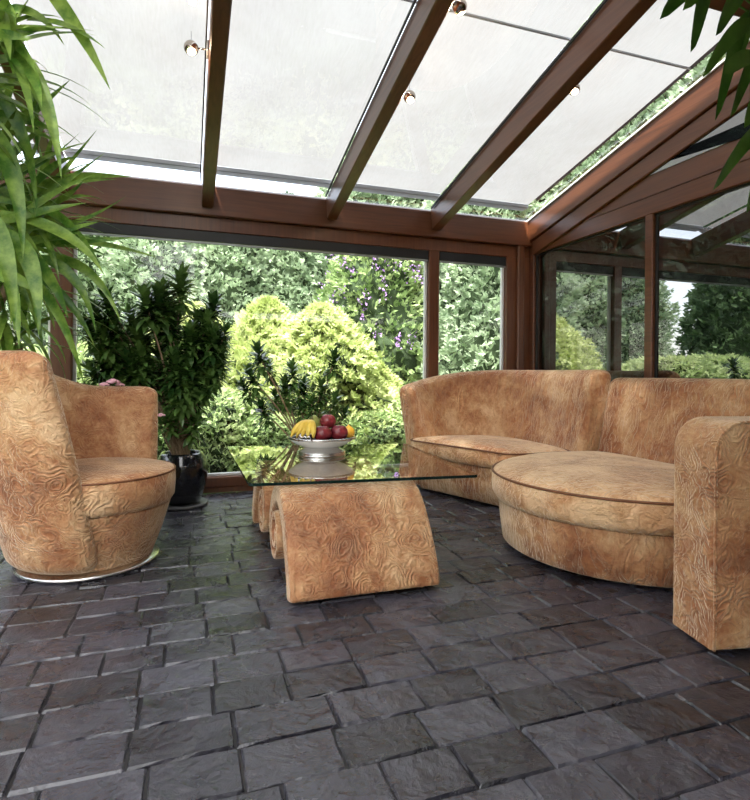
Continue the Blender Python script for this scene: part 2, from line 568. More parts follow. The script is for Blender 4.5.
# floor: riven slate pavers in staggered rows on a mortar bed
def build_floor():
    mb = MB()
    vs = []; fs = []; tones = []
    pitch = .157; gap = .0045
    y = YF - .1; row = 0
    prs = random.Random(3)
    def jit(a): return prs.uniform(-a, a)
    off = 1.274 % pitch
    y = YF + ((1.274 - YF) % pitch) - pitch
    while y < YB + .02:
        x = XL - prs.uniform(0, .2)
        while x < XR:
            w = prs.choice([.20, .22, .24, .26, .23]) + jit(.012)
            x0, x1 = max(x+gap/2, XL), min(x+w-gap/2, XR)
            y0, y1 = max(y+gap/2, YF), min(y+pitch-gap/2, YB)
            if x1-x0 > .02 and y1-y0 > .02:
                nx, ny = 6, 5
                # outline with slightly wandering edges
                cj = [(jit(.003), jit(.003)) for _ in range(4)]
                tilt = (jit(.006), jit(.006)); tone = prs.random(); h0 = jit(.0015)
                wob = [jit(.0035) for _ in range(20)]
                rows = []
                b0 = len(vs)
                for layer in (0, 1, 2):
                    ins = (0, 0.0, .006)[layer]
                    zz = (-.02, -.006, 0)[layer]
                    if layer < 2:
                        continue
                for j in range(ny+1):
                    for i in range(nx+1):
                        u, v = i/nx, j/ny
                        edge = (i in (0, nx)) or (j in (0, ny))
                        # pull second ring near the rim
                        if i == 1: u = .022
                        if i == nx-1: u = .978
                        if j == 1: v = .028
                        if j == ny-1: v = .972
                        px = x0+(x1-x0)*u; py = y0+(y1-y0)*v
                        if i == 0: px += wob[j]
                        if i == nx: px += wob[5+j]
                        if j == 0: py += wob[10+min(i, 4)]
                        if j == ny: py += wob[15+min(i, 4)]
                        z = (u-.5)*tilt[0]*.5 + (v-.5)*tilt[1]*.5 + h0 + jit(.0013)
                        if edge: z = -.0065
                        vs.append((px, py, z))
                for j in range(ny):
                    for i in range(nx):
                        a = b0+j*(nx+1)+i
                        fs.append((a, a+1, a+nx+2, a+nx+1)); tones.append(tone)
            x += w
        y += pitch
    b0 = len(vs)
    vs += [(XL, YF, -.0075), (XR, YF, -.0075), (XR, YB, -.0075), (XL, YB, -.0075),
           (XL, YF, -.12), (XR, YF, -.12), (XR, YB, -.12), (XL, YB, -.12)]
    ex = [(0, 1, 2, 3), (7, 6, 5, 4), (0, 4, 5, 1), (1, 5, 6, 2), (2, 6, 7, 3), (3, 7, 4, 0)]
    nfp = len(fs)
    fs += [tuple(b0+i for i in f) for f in ex]
    tones += [0]*6
    me = bpy.data.meshes.new('floor'); me.from_pydata(vs, [], fs)
    me.materials.append(M['slate']); me.materials.append(M['mortar'])
    at = me.attributes.new('tone', 'FLOAT', 'FACE'); at.data.foreach_set('value', tones)
    me.polygons.foreach_set('use_smooth', [False]*(nfp+6))
    me.polygons.foreach_set('material_index', [0]*nfp + [1]*6)
    o = bpy.data.objects.new('floor', me); COL.objects.link(o)
    return struct(o)
build_floor()

trim_count = [0]
def trim(mb, mat):
    trim_count[0] += 1
    return struct(mb.build('trim_%d' % trim_count[0], mat))

# rafters on the front slope and rear slope
RX = [-1.86, -.86, .135, 1.12, 2.07]
def sloped_beam(x0, x1, ya, yb, top_off, depth, mat, bev=.006):
    """beam under the roof plane from ya to yb (same slope)"""
    mb = MB()
    za, zb = zroof(ya), zroof(yb)
    L = math.hypot(yb-ya, zb-za); ang = math.atan2(zb-za, yb-ya)
    Mx = Matrix.Translation((0, ya, za)) @ Matrix.Rotation(ang, 4, 'X')
    mb.box(x0, x1, 0, L, -depth-top_off, -top_off, bev, Mx)
    return trim(mb, mat)
for x in RX:
    sloped_beam(x-.043, x+.043, RIDGE, YB-.03, .012, .19, M['wood_y'])
    sloped_beam(x-.043, x+.043, YF, RIDGE-.0, .012, .19, M['wood_y'])
# ridge beam
mb = MB(); mb.box(XL, XR+.1, RIDGE-.06, RIDGE+.06, zroof(RIDGE)-.24, zroof(RIDGE)-.02, .006); trim(mb, M['wood_x'])
# back wall header: upper beam, lower frame head
mb = MB(); mb.box(XL, XR+.10, YB-.05, YB+.12, 2.165, 2.395, .008); trim(mb, M['wood_x'])
# white sill strip that carries the roof glass over the beam
mb = MB(); mb.box(XL, XR, YB-.02, YB+.16, 2.397, 2.412, .002); trim(mb, M['grey_metal'])
# back wall (posts, head and bottom rail form one timber frame)
mb = MB()
mb.box(XL, XR+.1, YB, YB+.10, 2.055, 2.165, .005)
mb.box(XL, XR+.1, YB, YB+.10, 0.0, .045, .004)
mb.box(XL, XR+.1, YB-.012, YB+.10, .045, .125, .006)
for a, b in ((-2.0, -1.86), (-.94, -.80), (2.035, 2.135), (2.83, 3.18)):
    mb.box(a, b, YB-.004, YB+.10, .12, 2.06, .006)
struct(mb.build('wall_back', M['wood_z']))
# corner post detail: projecting stop
mb = MB(); mb.box(2.93, 3.0, YB-.045, YB, 0, 2.165, .01); trim(mb, M['wood_z'])

def window(nm, x0, x1, z0, z1, y=YB):
    root = empty(nm, ((x0+x1)/2, y+.05, z0)); struct(root)
    f = MB(); w = .022
    for a in ((x0, x0+w, z0, z1), (x1-w, x1, z0, z1)):
        f.box(a[0], a[1], y+.04, y+.075, a[2], a[3], .003)
    f.box(x0, x1, y+.04, y+.075, z0, z0+w, .003); f.box(x0, x1, y+.04, y+.075, z1-w, z1, .003)
    f.build('window_frame', M['white_metal'], root)
    g = MB(); g.add([(x0+.01, y+.06, z0+.01), (x1-.01, y+.06, z0+.01), (x1-.01, y+.06, z1-.01), (x0+.01, y+.06, z1-.01)], [(0, 1, 2, 3)])
    g.build('pane', M['glass'], root)
    return root
window('window_1', -.80, 2.035, .125, 2.055)
window('window_2', 2.135, 2.83, .125, 2.055)
window('window_3', -1.86, -.94, .125, 2.055)
window('window_4', XL, -2.0, .125, 2.055)

def blind(x0, x1, lab):
    root = empty('roller_blind', ((x0+x1)/2, YB+.02, 1.96)); tag(root, lab, 'blind', 'raised roller blinds')
    m = MB(); m.box(x0+.004, x1-.004, YB+.003, YB+.036, 1.975, 2.054, .004); m.build('cassette', M['dark_metal'], root)
    m = MB(); m.box(x0+.006, x1-.006, YB+.006, YB+.018, 1.955, 1.972, .003); m.build('bottom_rail', M['grey_metal'], root)
blind(-.80, 2.035, 'wide dark roller blind rolled up along the top of the big back window')
blind(2.135, 2.83, 'short dark roller blind rolled up in the narrow window near the corner')
blind(-1.86, -.94, 'dark roller blind behind the long-leaved plant, left of the left window post')

# right wall: dado below the sill, horizontal beam, mullions
mb = MB()
mb.box(XR, XR+.12, YF, YB, 0, .86, 0)
mb.box(XR-.03, XR+.12, YF, YB, .86, .895, .005)
mb.box(XR-.004, XR+.12, YF, YB, 2.085, 2.365, .006)
for y in (YB-.04, 3.06, 1.95, .9, -.4, -1.7):
    mb.box(XR-.004, XR+.10, y-.035, y+.035, .89, 2.09, .005)
struct(mb.build('wall_right', M['wood_y']))
mb = MB(); mb.box(XR-.012, XR-.003, YF, YB-.05, 2.215, 2.222, 0); trim(mb, M['wood_y'])
# gable boards under the roof edge
for (t0, d) in ((.02, .20), (.224, .13)):
    for ya, yb in ((RIDGE, YB-.02), (YF, RIDGE)):
        mb = MB()
        za, zb = zroof(ya), zroof(yb)
        L_ = math.hypot(yb-ya, zb-za); ang = math.atan2(zb-za, yb-ya)
        Mx = Matrix.Translation((0, ya, za)) @ Matrix.Rotation(ang, 4, 'X')
        mb.box(XR-(.05 if t0 < .1 else .03), XR+.10, 0, L_, -t0-d, -t0, .006, Mx)
        trim(mb, M['wood_y'])
# right wall windows
ys = [YB-.075, 3.095, 3.025, 1.985, 1.915, .935, .865, -.365, -.435, -1.665]
k = 5
for i in range(0, 10, 2):
    y1, y0 = ys[i], ys[i+1]
    root = empty('window_%d' % k, (XR+.05, (y0+y1)/2, .895)); struct(root); k += 1
    f = MB()
    w = .018
    f.box(XR+.02, XR+.05, y0, y0+w, .895, 2.085, .002); f.box(XR+.02, XR+.05, y1-w, y1, .895, 2.085, .002)
    f.box(XR+.02, XR+.05, y0, y1, .895, .915, .002); f.box(XR+.02, XR+.05, y0, y1, 2.07, 2.085, .002)
    f.build('window_frame', M['gasket'], root)
    g = MB(); g.add([(XR+.03, y1-.01, .90), (XR+.03, y0+.01, .90), (XR+.03, y0+.01, 2.08), (XR+.03, y1-.01, 2.08)], [(0, 1, 2, 3)])
    g.build('pane', M['mirror_glass'], root)
# triangular gable light
root = empty('window_%d' % k, (XR+.05, 2.5, 2.365)); struct(root); k += 1
gx = XR-.012
g = MB(); g.add([(gx, 3.4, 2.36), (gx, -1.9, 2.36), (gx, -1.9, zroof(-1.9)-.2), (gx, RIDGE, zroof(RIDGE)-.2), (gx, 3.4, zroof(3.4)-.2)], [(0, 1, 2, 3, 4)])
g.build('pane', M['mirror_glass'], root)

# left wall: glazed timber frame
mb = MB()
mb.box(XL-.10, XL, YF, YB+.1, 0, .12, .005)
mb.box(XL-.10, XL, YF, YB+.1, 2.06, 2.40, .005)
for y in (YB-.0, 2.9, 1.3, -.3, YF+.05):
    mb.box(XL-.10, XL, y-.05, y+.05, .1, 2.08, .005)
struct(mb.build('wall_left', M['wood_z']))
root = empty('window_%d' % k, (XL-.05, 1, .12)); struct(root); k += 1
g = MB()
g.add([(XL-.05, YF, .12), (XL-.05, YB, .12), (XL-.05, YB, 2.08), (XL-.05, YF, 2.08)], [(0, 1, 2, 3)])
g.build('pane', M['glass'], root)
root = empty('window_%d' % k, (XL-.05, 2, 2.4)); struct(root); k += 1
g = MB()
g.add([(XL-.05, YF, 2.4), (XL-.05, YB, 2.4), (XL-.05, RIDGE, zroof(RIDGE))], [(0, 1, 2)])
g.build('pane', M['glass'], root)
# house wall behind the photographer
mb = MB(); mb.box(XL-.1, XR+.12, YF-.15, YF, -.12, 2.02, 0); struct(mb.build('wall_front', M['plaster']))

# glass roof (two slopes)
mb = MB()
xr = XR+.02
mb.add([(XL-.1, YB+.16, zroof(YB)-.035+.005), (xr, YB+.16, zroof(YB)-.03), (xr, RIDGE, zroof(RIDGE)), (XL-.1, RIDGE, zroof(RIDGE)), (xr, YF-.1, zroof(YF-.1)), (XL-.1, YF-.1, zroof(YF-.1))],
       [(0, 3, 2, 1), (3, 5, 4, 2)])
struct(mb.build('ceiling', M['roof_glass']))
# glazing bars: dark strip beside each rafter
for x in RX:
    for dx in (-.052,):
        mb = MB()
        za, zb = zroof(RIDGE+.05), zroof(YB-.03); ang = math.atan2(zb-za, YB-RIDGE-.08)
        Mx = Matrix.Translation((0, RIDGE+.05, za)) @ Matrix.Rotation(ang, 4, 'X')
        mb.box(x+dx-.008, x+dx, 0, 2.48, -.03, -.012, 0, Mx); trim(mb, M['gasket'])
mb = MB()
za, zb = zroof(RIDGE+.05), zroof(YB-.03); ang = math.atan2(zb-za, YB-RIDGE-.08)
Mx = Matrix.Translation((0, RIDGE+.05, za)) @ Matrix.Rotation(ang, 4, 'X')
mb.box(XR-.062, XR-.05, 0, 2.55, -.03, -.012, .002, Mx); trim(mb, M['white_metal'])
mb = MB(); mb.box(XR-.135, XR-.128, 0, 2.25, .03, .06, 0, Mx); trim(mb, M['dark_metal'])

# shade fabric panels above the glass, one for each bay
bays = [(-2.7, -1.89), (-1.83, -.89), (-.83, .088), (.165, 1.10), (1.15, 2.06), (2.10, 2.945)]
names = ['far left bay, beyond the leafy plant', 'bay over the long-leaved plant', 'bay left of the leftmost visible rafter',
         'bay between the left and the middle rafter', 'bay between the middle and the right rafter', 'bay beside the right gable']
def shade_panel(x0, x1, ya, yb, lab, grp):
    cy = (ya+yb)/2
    root = empty('roof_shade', ((x0+x1)/2, cy, zroof(cy)+.05)); tag(root, lab, 'shade', grp)
    m = MB(); n = 10
    vs = []; fs = []
    for j in range(n+1):
        y = ya+(yb-ya)*j/n
        sag = -.012*math.sin(PI*j/n)
        for x in (x0, (x0+x1)/2, x1):
            vs.append((x, y, zroof(y)+.06+sag+(-.004 if x not in (x0, x1) else 0)))
    for j in range(n):
        for i in range(2):
            a = j*3+i; fs.append((a, a+1, a+4, a+3))
    m.add(vs, fs); m.build('fabric', M['shade'], root, True)
    m = MB(); m.box(x0, x1, yb-.0, yb+.10, zroof(yb)+.025, zroof(yb)+.06, .004); m.build('hem_bar', M['grey_metal'], root)
    if yb > RIDGE:
        m = MB(); yy = 2.61; m.box(x0, x1, yy-.006, yy+.006, zroof(yy)+.028, zroof(yy)+.038, 0); m.build('seam', M['grey_metal'], root)
for (x0, x1), nm in zip(bays, names):
    shade_panel(x0, x1, RIDGE+.02, 4.32, 'pale translucent roof shade panel in the '+nm, 'roof shade panels')
XM = .25  # unseen rear roof is split here so fill light comes from the left
mb = MB()
mb.add([(XL-.1, YF-.1, zroof(YF)+.04), (XM, YF-.1, zroof(YF)+.04), (XM, RIDGE-.03, zroof(RIDGE)+.02), (XL-.1, RIDGE-.03, zroof(RIDGE)+.02)],
       [(0, 1, 2, 3)])
struct(mb.build('ceiling', M['fill_fabric']))  # unseen translucent rear slope, added as fill light behind the camera
mb = MB()
mb.add([(XM, YF-.1, zroof(YF)+.04), (XR+.05, YF-.1, zroof(YF)+.04), (XR+.05, RIDGE-.03, zroof(RIDGE)+.02), (XM, RIDGE-.03, zroof(RIDGE)+.02),
        (XM, YF-.1, zroof(YF)+.14), (XR+.05, YF-.1, zroof(YF)+.14), (XR+.05, RIDGE-.03, zroof(RIDGE)+.12), (XM, RIDGE-.03, zroof(RIDGE)+.12)],
       [(0, 1, 2, 3), (4, 7, 6, 5), (0, 4, 5, 1), (3, 2, 6, 7), (0, 3, 7, 4), (1, 5, 6, 2)])
struct(mb.build('ceiling', M['plaster']))  # unseen opaque rear slope, added to hold fill light off the right




# ------------------------------------------------------------------ spotlights on the rafters
def spot(x, y, side, lab, lit_dir):
    """x = rafter face, side = -1/+1"""
    z = zroof(y)-.10
    root = empty('spotlight', (x, y, z)); tag(root, lab, 'spotlight', 'small chrome spotlights on the rafters')
    m = MB(); m.box(x, x+side*.012, y-.045, y+.045, z-.028, z+.028, .003); m.build('mounting_plate', M['grey_metal'], root)
    m = MB(); m.tube([(x+side*.01, y, z), (x+side*.055, y, z-.004)], .005, 8); m.build('arm', M['chrome'], root, True)
    c = Vector((x+side*.088, y, z-.008))
    m = MB(); d = Vector(lit_dir).normalized(); q = d.to_track_quat('Z', 'Y').to_matrix()
    prof = []
    for i in range(11):
        t = R(150)*i/10
        prof.append((.037*math.sin(t) , -.037*math.cos(t)))
    prof.append((.026, .026))
    vs = []; nn = 24
    mm = MB(); mm.lathe([(max(r, .0001), zz) for r, zz in prof], (0, 0, 0), nn)
    mm.v = [tuple(q @ Vector(p) + c) for p in mm.v]
    mm.build('lamp_head', M['chrome'], root, True)
    mm = MB(); mm.lathe([(.023, .029), (.016, .034), (.0001, .037)], (0, 0, 0), 16); mm.v = [tuple(q @ Vector(p)+c) for p in mm.v]
    mm.build('bulb', M['bulb'], root, True)
    mm = MB(); mm.tube([c+Vector((0, 0, .034)), c+Vector((0, 0, .085))], .0015, 6); mm.build('wire', M['grey_metal'], root)
    ld = bpy.data.lights.new('spotlight_glow', 'POINT'); ld.energy = 1.2; ld.color = (1, .75, .5); ld.shadow_soft_size = .02
    lo = bpy.data.objects.new('spotlight_glow', ld); COL.objects.link(lo); lo.parent = root; lo.location = Vector(c)+d*.06-root.location
spot(.135-.043, 3.01, -1, 'chrome ball spotlight on the left side of the leftmost visible rafter', (.1, -.5, -1))
spot(1.12+.043, 3.07, 1, 'lit chrome ball spotlight halfway down the middle rafter', (0, -.5, -1))
spot(1.12+.043, 2.43, 1, 'chrome ball spotlight on the middle rafter, at the top edge of the view', (.6, .3, -1))
spot(2.07+.043, 2.77, 1, 'lit chrome ball spotlight on the right rafter', (-.2, -.6, -1))

# ------------------------------------------------------------------ armchair
def armchair(cx, cy):
    root = empty('armchair', (cx, cy, 0)); tag(root, 'tan embossed suede swivel tub armchair on a round metal base ring', 'armchair')
    m = MB()
    m.lathe([(.26, .004), (.322, .004), (.33, .012), (.322, .022), (.26, .024)], (cx, cy, 0), 64)
    m.build('base_ring', M['silver'], root, True)
    m = MB(); m.lathe([(.26, .024), (.275, .03), (.32, .15), (.36, .285), (.35, .30), (.2, .30)], (cx+.02, cy-.0, 0), 64)
    m.build('seat_base', M['suede'], root, True, 50)
    m = MB(); m.lathe([(.32, .29), (.365, .298), (.38, .32), (.385, .39), (.383, .44), (.374, .455), (.32, .470), (.2, .480), (.0001, .484)], (cx+.02, cy-.005, 0), 64)
    cu = m.build('seat_cushion', M['suede'], root, True)
    m = MB(); m.tube([(cx+.02+.380*math.cos(a), cy-.005+.380*math.sin(a), .45) for a in [2*PI*i/64 for i in range(65)]], .005, 6, False)
    m.build('piping', M['piping'], cu, True)
    # wrap-round shell
    am = R(-208); H = 1.0
    def fn(x, a, z):
        s = x*2-1                                   # -1 near end .. +1 far end
        zz = z/H
        half = (R(134) - R(30)*zz) if s < 0 else (R(118) - R(16)*zz)
        th = am + (-s)*(-half)                       # near end at s=-1
        th = am - s*(-half) if False else am + half*(-s)
        # height: tall at the near side and round the back, lower on the far arm
        k = min(max((s+.15)/.75, 0), 1); k = k*k*(3-2*k)
        top = 1.035*(1-k) + .865*k
        z3 = .03 + zz*(top-.03)
        r = .19 + .20*(z3/1.0)**.6 + (a+.06)
        return (cx + r*math.cos(th), cy + r*math.sin(th), z3)
    m = MB()
    # flat-space slab: length 1 (param), Rend small
    slab(m, 1.0, .125, H, .062, .05, 60, fn, nc=6, ns=14, flip=False)
    sh = m.build('backrest_shell', M['suede'], root, True)
    return root
armchair(-.46, 3.08)

# ------------------------------------------------------------------ coffee table
def table():
    root = empty('coffee_table', (.80, 3.0, 0)); tag(root, 'low coffee table with a clear glass top on scroll-shaped tan suede legs', 'table')
    zt = .455
    import functools
    def leg(mirror):
        yc = 2.9
        # centre line: foot -> crest -> spiral roll  (y, z)
        pts = [(2.235, .012), (2.265, .10), (2.315, .19), (2.375, .275), (2.445, .345), (2.54, .385), (2.63, .375), (2.72, .32), (2.775, .235)]
        c = (2.655, .185)
        sp = []
        for i in range(1, 30):
            a = R(20) - i*R(22)
            r = .125 - i*.0030
            sp.append((c[0]+r*math.cos(a), c[1]+.0+r*math.sin(a)*1.05))
        path = catmull([(p[0], p[1], 0) for p in pts+sp[:1]], 6)[:-6] + [Vector((p[0], p[1], 0)) for p in sp]
        path = catmull([(q.x, q.y, 0) for q in path[::2]], 3)
        L = [0]
        for a, b in zip(path, path[1:]): L.append(L[-1]+(b-a).length)
        T = L[-1]
        x0, x1 = .395, 1.06
        def fn(x, a, z):
            d = x*T
            i = 0
            for i in range(len(L)-1):
                if L[i+1] >= d: break
            t = (d-L[i])/(L[i+1]-L[i]+1e-9)
            p = path[i].lerp(path[i+1], t)
            tg = (path[min(i+2, len(path)-1)]-path[max(i-1, 0)]).normalized()
            nrm = Vector((-tg.y, tg.x, 0))
            th = 1.0
            fr = d/T
            th = 1.15 if fr < .25 else max(1.15-(fr-.25)*2.4, .30)
            w = p + nrm*a*th
            Y = w.x; Z = max(w.y, .002)
            if mirror: Y = 2*yc - Y
            return (x0+z, Y, Z)
        m = MB()
        slab(m, 1.0, .095, x1-x0, .018, .012, 90, fn, nc=3, ns=10, flip=not mirror)
        return m.build('leg', M['suede'], root, True)
    leg(False); leg(True)
    # glass top, slightly turned
    A = [Vector((.262, 2.50)), Vector((1.365, 2.40)), Vector((1.47, 3.62)), Vector((.25, 3.80))]
    m = MB()
    out = []
    for i in range(4):
        p, q, r_ = A[i-1], A[i], A[(i+1) % 4]
        a = q + (p-q).normalized()*.03; b = q + (r_-q).normalized()*.03
        for t in (0, .25, .5, .75, 1): out.append(a*(1-t)**2+q*2*t*(1-t)+b*t*t)
    n = len(out)
    m.add([(p.x, p.y, zt) for p in out], [tuple(range(n))])
    gt = m.build('glass_top', M['table_glass'], root)
    m = MB()
    vs = [(p.x, p.y, zt) for p in out]+[(p.x, p.y, zt-.014) for p in out]
    m.add(vs, [(i, i+n, (i+1) % n+n, (i+1) % n) for i in range(n)])
    m.build('glass_edge', M['glass_edge'], gt)
    for (x, y) in ((.5, 2.56), (.93, 2.56), (.5, 3.24), (.93, 3.24)):
        m = MB(); m.lathe([(.016, .425), (.016, zt-.001)], (x, y, 0), 12)
        m.build('glass_pad', M['chrome'], gt, True)
    return zt
ZT = table()

# fruit bowl
BX, BY = .775, 3.28
def bowl():
    root = empty('fruit_bowl', (BX, BY, ZT)); tag(root, 'white footed fruit bowl with a silver rim on the glass table', 'bowl')
    m = MB(); m.lathe([(.148, .001), (.150, .006), (.140, .012), (.150, .018), (.143, .026), (.118, .034), (.104, .042), (.10, .046)], (BX, BY, ZT), 48)
    m.build('pedestal', M['silver'], root, True)
    m = MB(); m.lathe([(.09, .045), (.11, .048), (.155, .066), (.188, .088), (.203, .104), (.198, .106), (.18, .092), (.14, .070), (.08, .056), (.0001, .054)], (BX, BY, ZT), 48)
    m.build('dish', M['porcelain'], root, True)
    m = MB(); m.lathe([(.196, .100), (.207, .100), (.210, .107), (.204, .113), (.197, .110), (.196, .100)], (BX, BY, ZT), 48)
    rim = m.build('rim', M['silver'], root, True)
    for s in (R(-128), R(52)):
        m = MB()
        c = Vector((BX+.214*math.cos(s), BY+.214*math.sin(s), ZT+.105)); t = Vector((-math.sin(s), math.cos(s), 0)); o = Vector((math.cos(s), math.sin(s), 0))
        pts = [c-t*.045-Vector((0, 0, .004)), c-t*.04+Vector((0, 0, .008))+o*.01, c-t*.03+Vector((0, 0, .028))+o*.018, c-t*.012+Vector((0, 0, .022))+o*.02, c+Vector((0, 0, .030))+o*.02,
               c+t*.012+Vector((0, 0, .022))+o*.02, c+t*.03+Vector((0, 0, .028))+o*.018, c+t*.04+Vector((0, 0, .008))+o*.01, c+t*.045-Vector((0, 0, .004))]
        m.tube(catmull(pts, 5), .0038, 6); m.build('handle', M['silver'], root, True)
bowl()

def apple(x, y, z, r, lab):
    root = empty('red_apple', (x, y, z)); tag(root, lab, 'apple', 'dark red apples in the bowl')
    m = MB(); prof = []
    for i in range(19):
        t = PI*i/18
        rr = r*math.sin(t)*(1+.05*math.cos(t)); zz = -r*.92*math.cos(t)
        if t > 2.6: zz -= (t-2.6)*r*.38
        if t < .45: zz += (.45-t)*r*.2
        prof.append((max(rr, .0001), zz))
    m.lathe(prof, (x, y, z), 28); m.build('flesh', M['apple'], root, True)
    m = MB(); m.tube([(x, y, z+r*.66), (x+.004, y, z+r*.9), (x+.009, y, z+r*1.06)], .0018, 6); m.build('stem', M['stem'], root)
zb = ZT+.10
apple(BX-.012, BY-.085, zb+.037, .054, 'dark red apple in front on the left of the trio in the bowl')
apple(BX+.092, BY-.07, zb+.038, .054, 'dark red apple beside the yellow fruit in the bowl')
apple(BX+.04, BY+.00, zb+.102, .050, 'dark red apple on top of the fruit pile')
# lemon-like orange fruit
root = empty('orange_fruit', (BX+.165, BY-.02, zb+.032)); tag(root, 'small orange-yellow citrus fruit at the right of the bowl', 'fruit')
m = MB(); m.lathe([(.0001, -.038), (.02, -.034), (.034, -.02), (.040, 0), (.035, .02), (.021, .033), (.008, .039), (.004, .046), (.0001, .047)], (BX+.165, BY-.02, zb+.032), 24)
m.build('flesh', M['lemon'], root, True)
# pear
root = empty('green_pear', (BX-.035, BY+.045, zb+.068)); tag(root, 'green pear behind the bananas in the bowl', 'pear')
m = MB(); m.lathe([(.0001, -.035), (.02, -.033), (.038, -.015), (.042, .005), (.036, .028), (.024, .047), (.016, .06), (.008, .067), (.0001, .068)], (BX-.035, BY+.045, zb+.068), 24)
m.build('flesh', M['pear'], root, True)
m = MB(); m.tube([(BX-.035, BY+.045, zb+.133), (BX-.03, BY+.045, zb+.152)], .002, 6); m.build('stem', M['stem'], root)
# bananas
root = empty('banana_bunch', (BX-.12, BY-.03, zb)); tag(root, 'bunch of yellow bananas at the left of the bowl', 'bananas')
top = Vector((BX-.07, BY-.03, zb+.112))
for i in range(5):
    f = i/4
    dx, dy = -.125+.135*f, -.005-.095*f
    e = Vector((BX-.085+dx*.85, BY-.02+dy, zb+.012))
    mid = (top+e)/2 + Vector((dx*.22, dy*.3, .036))
    pts = []
    for k in range(11):
        t = k/10; pts.append(top*(1-t)**2+mid*2*t*(1-t)+e*t*t)
    rad = [.004, .008, .0135, .017, .0185, .019, .0185, .0175, .015, .010, .004]
    m = MB(); m.tube(pts, rad, 8); bn = m.build('banana', M['banana'], root, True)
    m = MB(); m.tube([pts[-1], pts[-1]+(pts[-1]-pts[-2])*.35], [.005, .003], 6); m.build('tip', M['banana_tip'], bn)
m = MB(); m.tube([top-Vector((0, 0, .004)), top+Vector((.008, .004, .022))], [.010, .006], 8); m.build('bunch_stem', M['banana_tip'], root, True)

# ------------------------------------------------------------------ sofa units
def path_fn(pts, w, lean, zb, topf, n=10, shear=0):
    P = catmull([(x, y, 0) for x, y in pts], n)
    L = [0]
    for a, b in zip(P, P[1:]): L.append(L[-1]+(b-a).length)
    T = L[-1]
    # smoothed tangents
    tg = [(P[min(i+2, len(P)-1)]-P[max(i-2, 0)]).normalized() for i in range(len(P))]
    def fn(x, a, z):
        d = min(max(x*T, 0), T)
        i = 0
        for i in range(len(L)-1):
            if L[i+1] >= d: break
        t = (d-L[i])/(L[i+1]-L[i]+1e-9)
        p = P[i].lerp(P[i+1], t); g = tg[i].lerp(tg[i+1], t).normalized()
        nr = Vector((g.y, -g.x, 0)) * -1   # outward = left of travel
        top = topf(x)
        z3 = zb + z*(top-zb)
        off = a + w/2 + lean(x)*max(z3-.25, 0)
        q = p + nr*off
        return (q.x, q.y, z3)
    return fn

def sofa_far():
    root = empty('corner_sofa_unit', (2.2, 3.7, 0)); tag(root, 'curved tan suede corner sofa section in the far corner under the windows', 'sofa')
    out = [(1.72, 4.14), (1.76, 3.98), (1.86, 3.72), (1.96, 3.45), (2.06, 3.22), (2.22, 3.19), (2.40, 3.20), (2.55, 3.22), (2.58, 3.5), (2.56, 3.85), (2.42, 4.10), (2.15, 4.22), (1.88, 4.22)]
    o = [(q.x, q.y) for q in catmull([(x, y, 0) for x, y in out], 8, True)]
    m = MB(); plan(m, o, [(.10, .02), (.085, .03), (.055, .16), (.045, .285), (.06, .292)]); m.build('base', M['suede_creased'], root, True, 50)
    m = MB(); plan(m, o, [(.05, .288), (.02, .295), (.003, .32), (0, .37), (.006, .408), (.02, .418)], [(.96, .428), (.85, .440), (.6, .455), (.3, .46), (.02, .46)]); cu = m.build('seat_cushion', M['suede_seat_lit'], root, True)
    m = MB(); m.tube([(x-0, y, .413) for x, y in [(p[0], p[1]) for p in o]]+[(o[0][0], o[0][1], .413)], .006, 6, False); m.build('piping', M['piping'], cu, True)
    pts = [(1.80, 4.09), (1.92, 4.145), (2.12, 4.165), (2.34, 4.09), (2.50, 3.90), (2.57, 3.65), (2.575, 3.40), (2.56, 3.17)]
    def top(x):
        k = min(x/.45, 1); k = k*(2-k)
        return .83 + (.99-.83)*k
    fn = path_fn(pts, .17, lambda x: .20, .03, top)
    m = MB(); slab(m, 1.0, .17, 1.0, .07, .04, 48, fn, nc=6, ns=12)
    m.build('backrest', M['suede_creased'], root, True)
    return root
sofa_far()

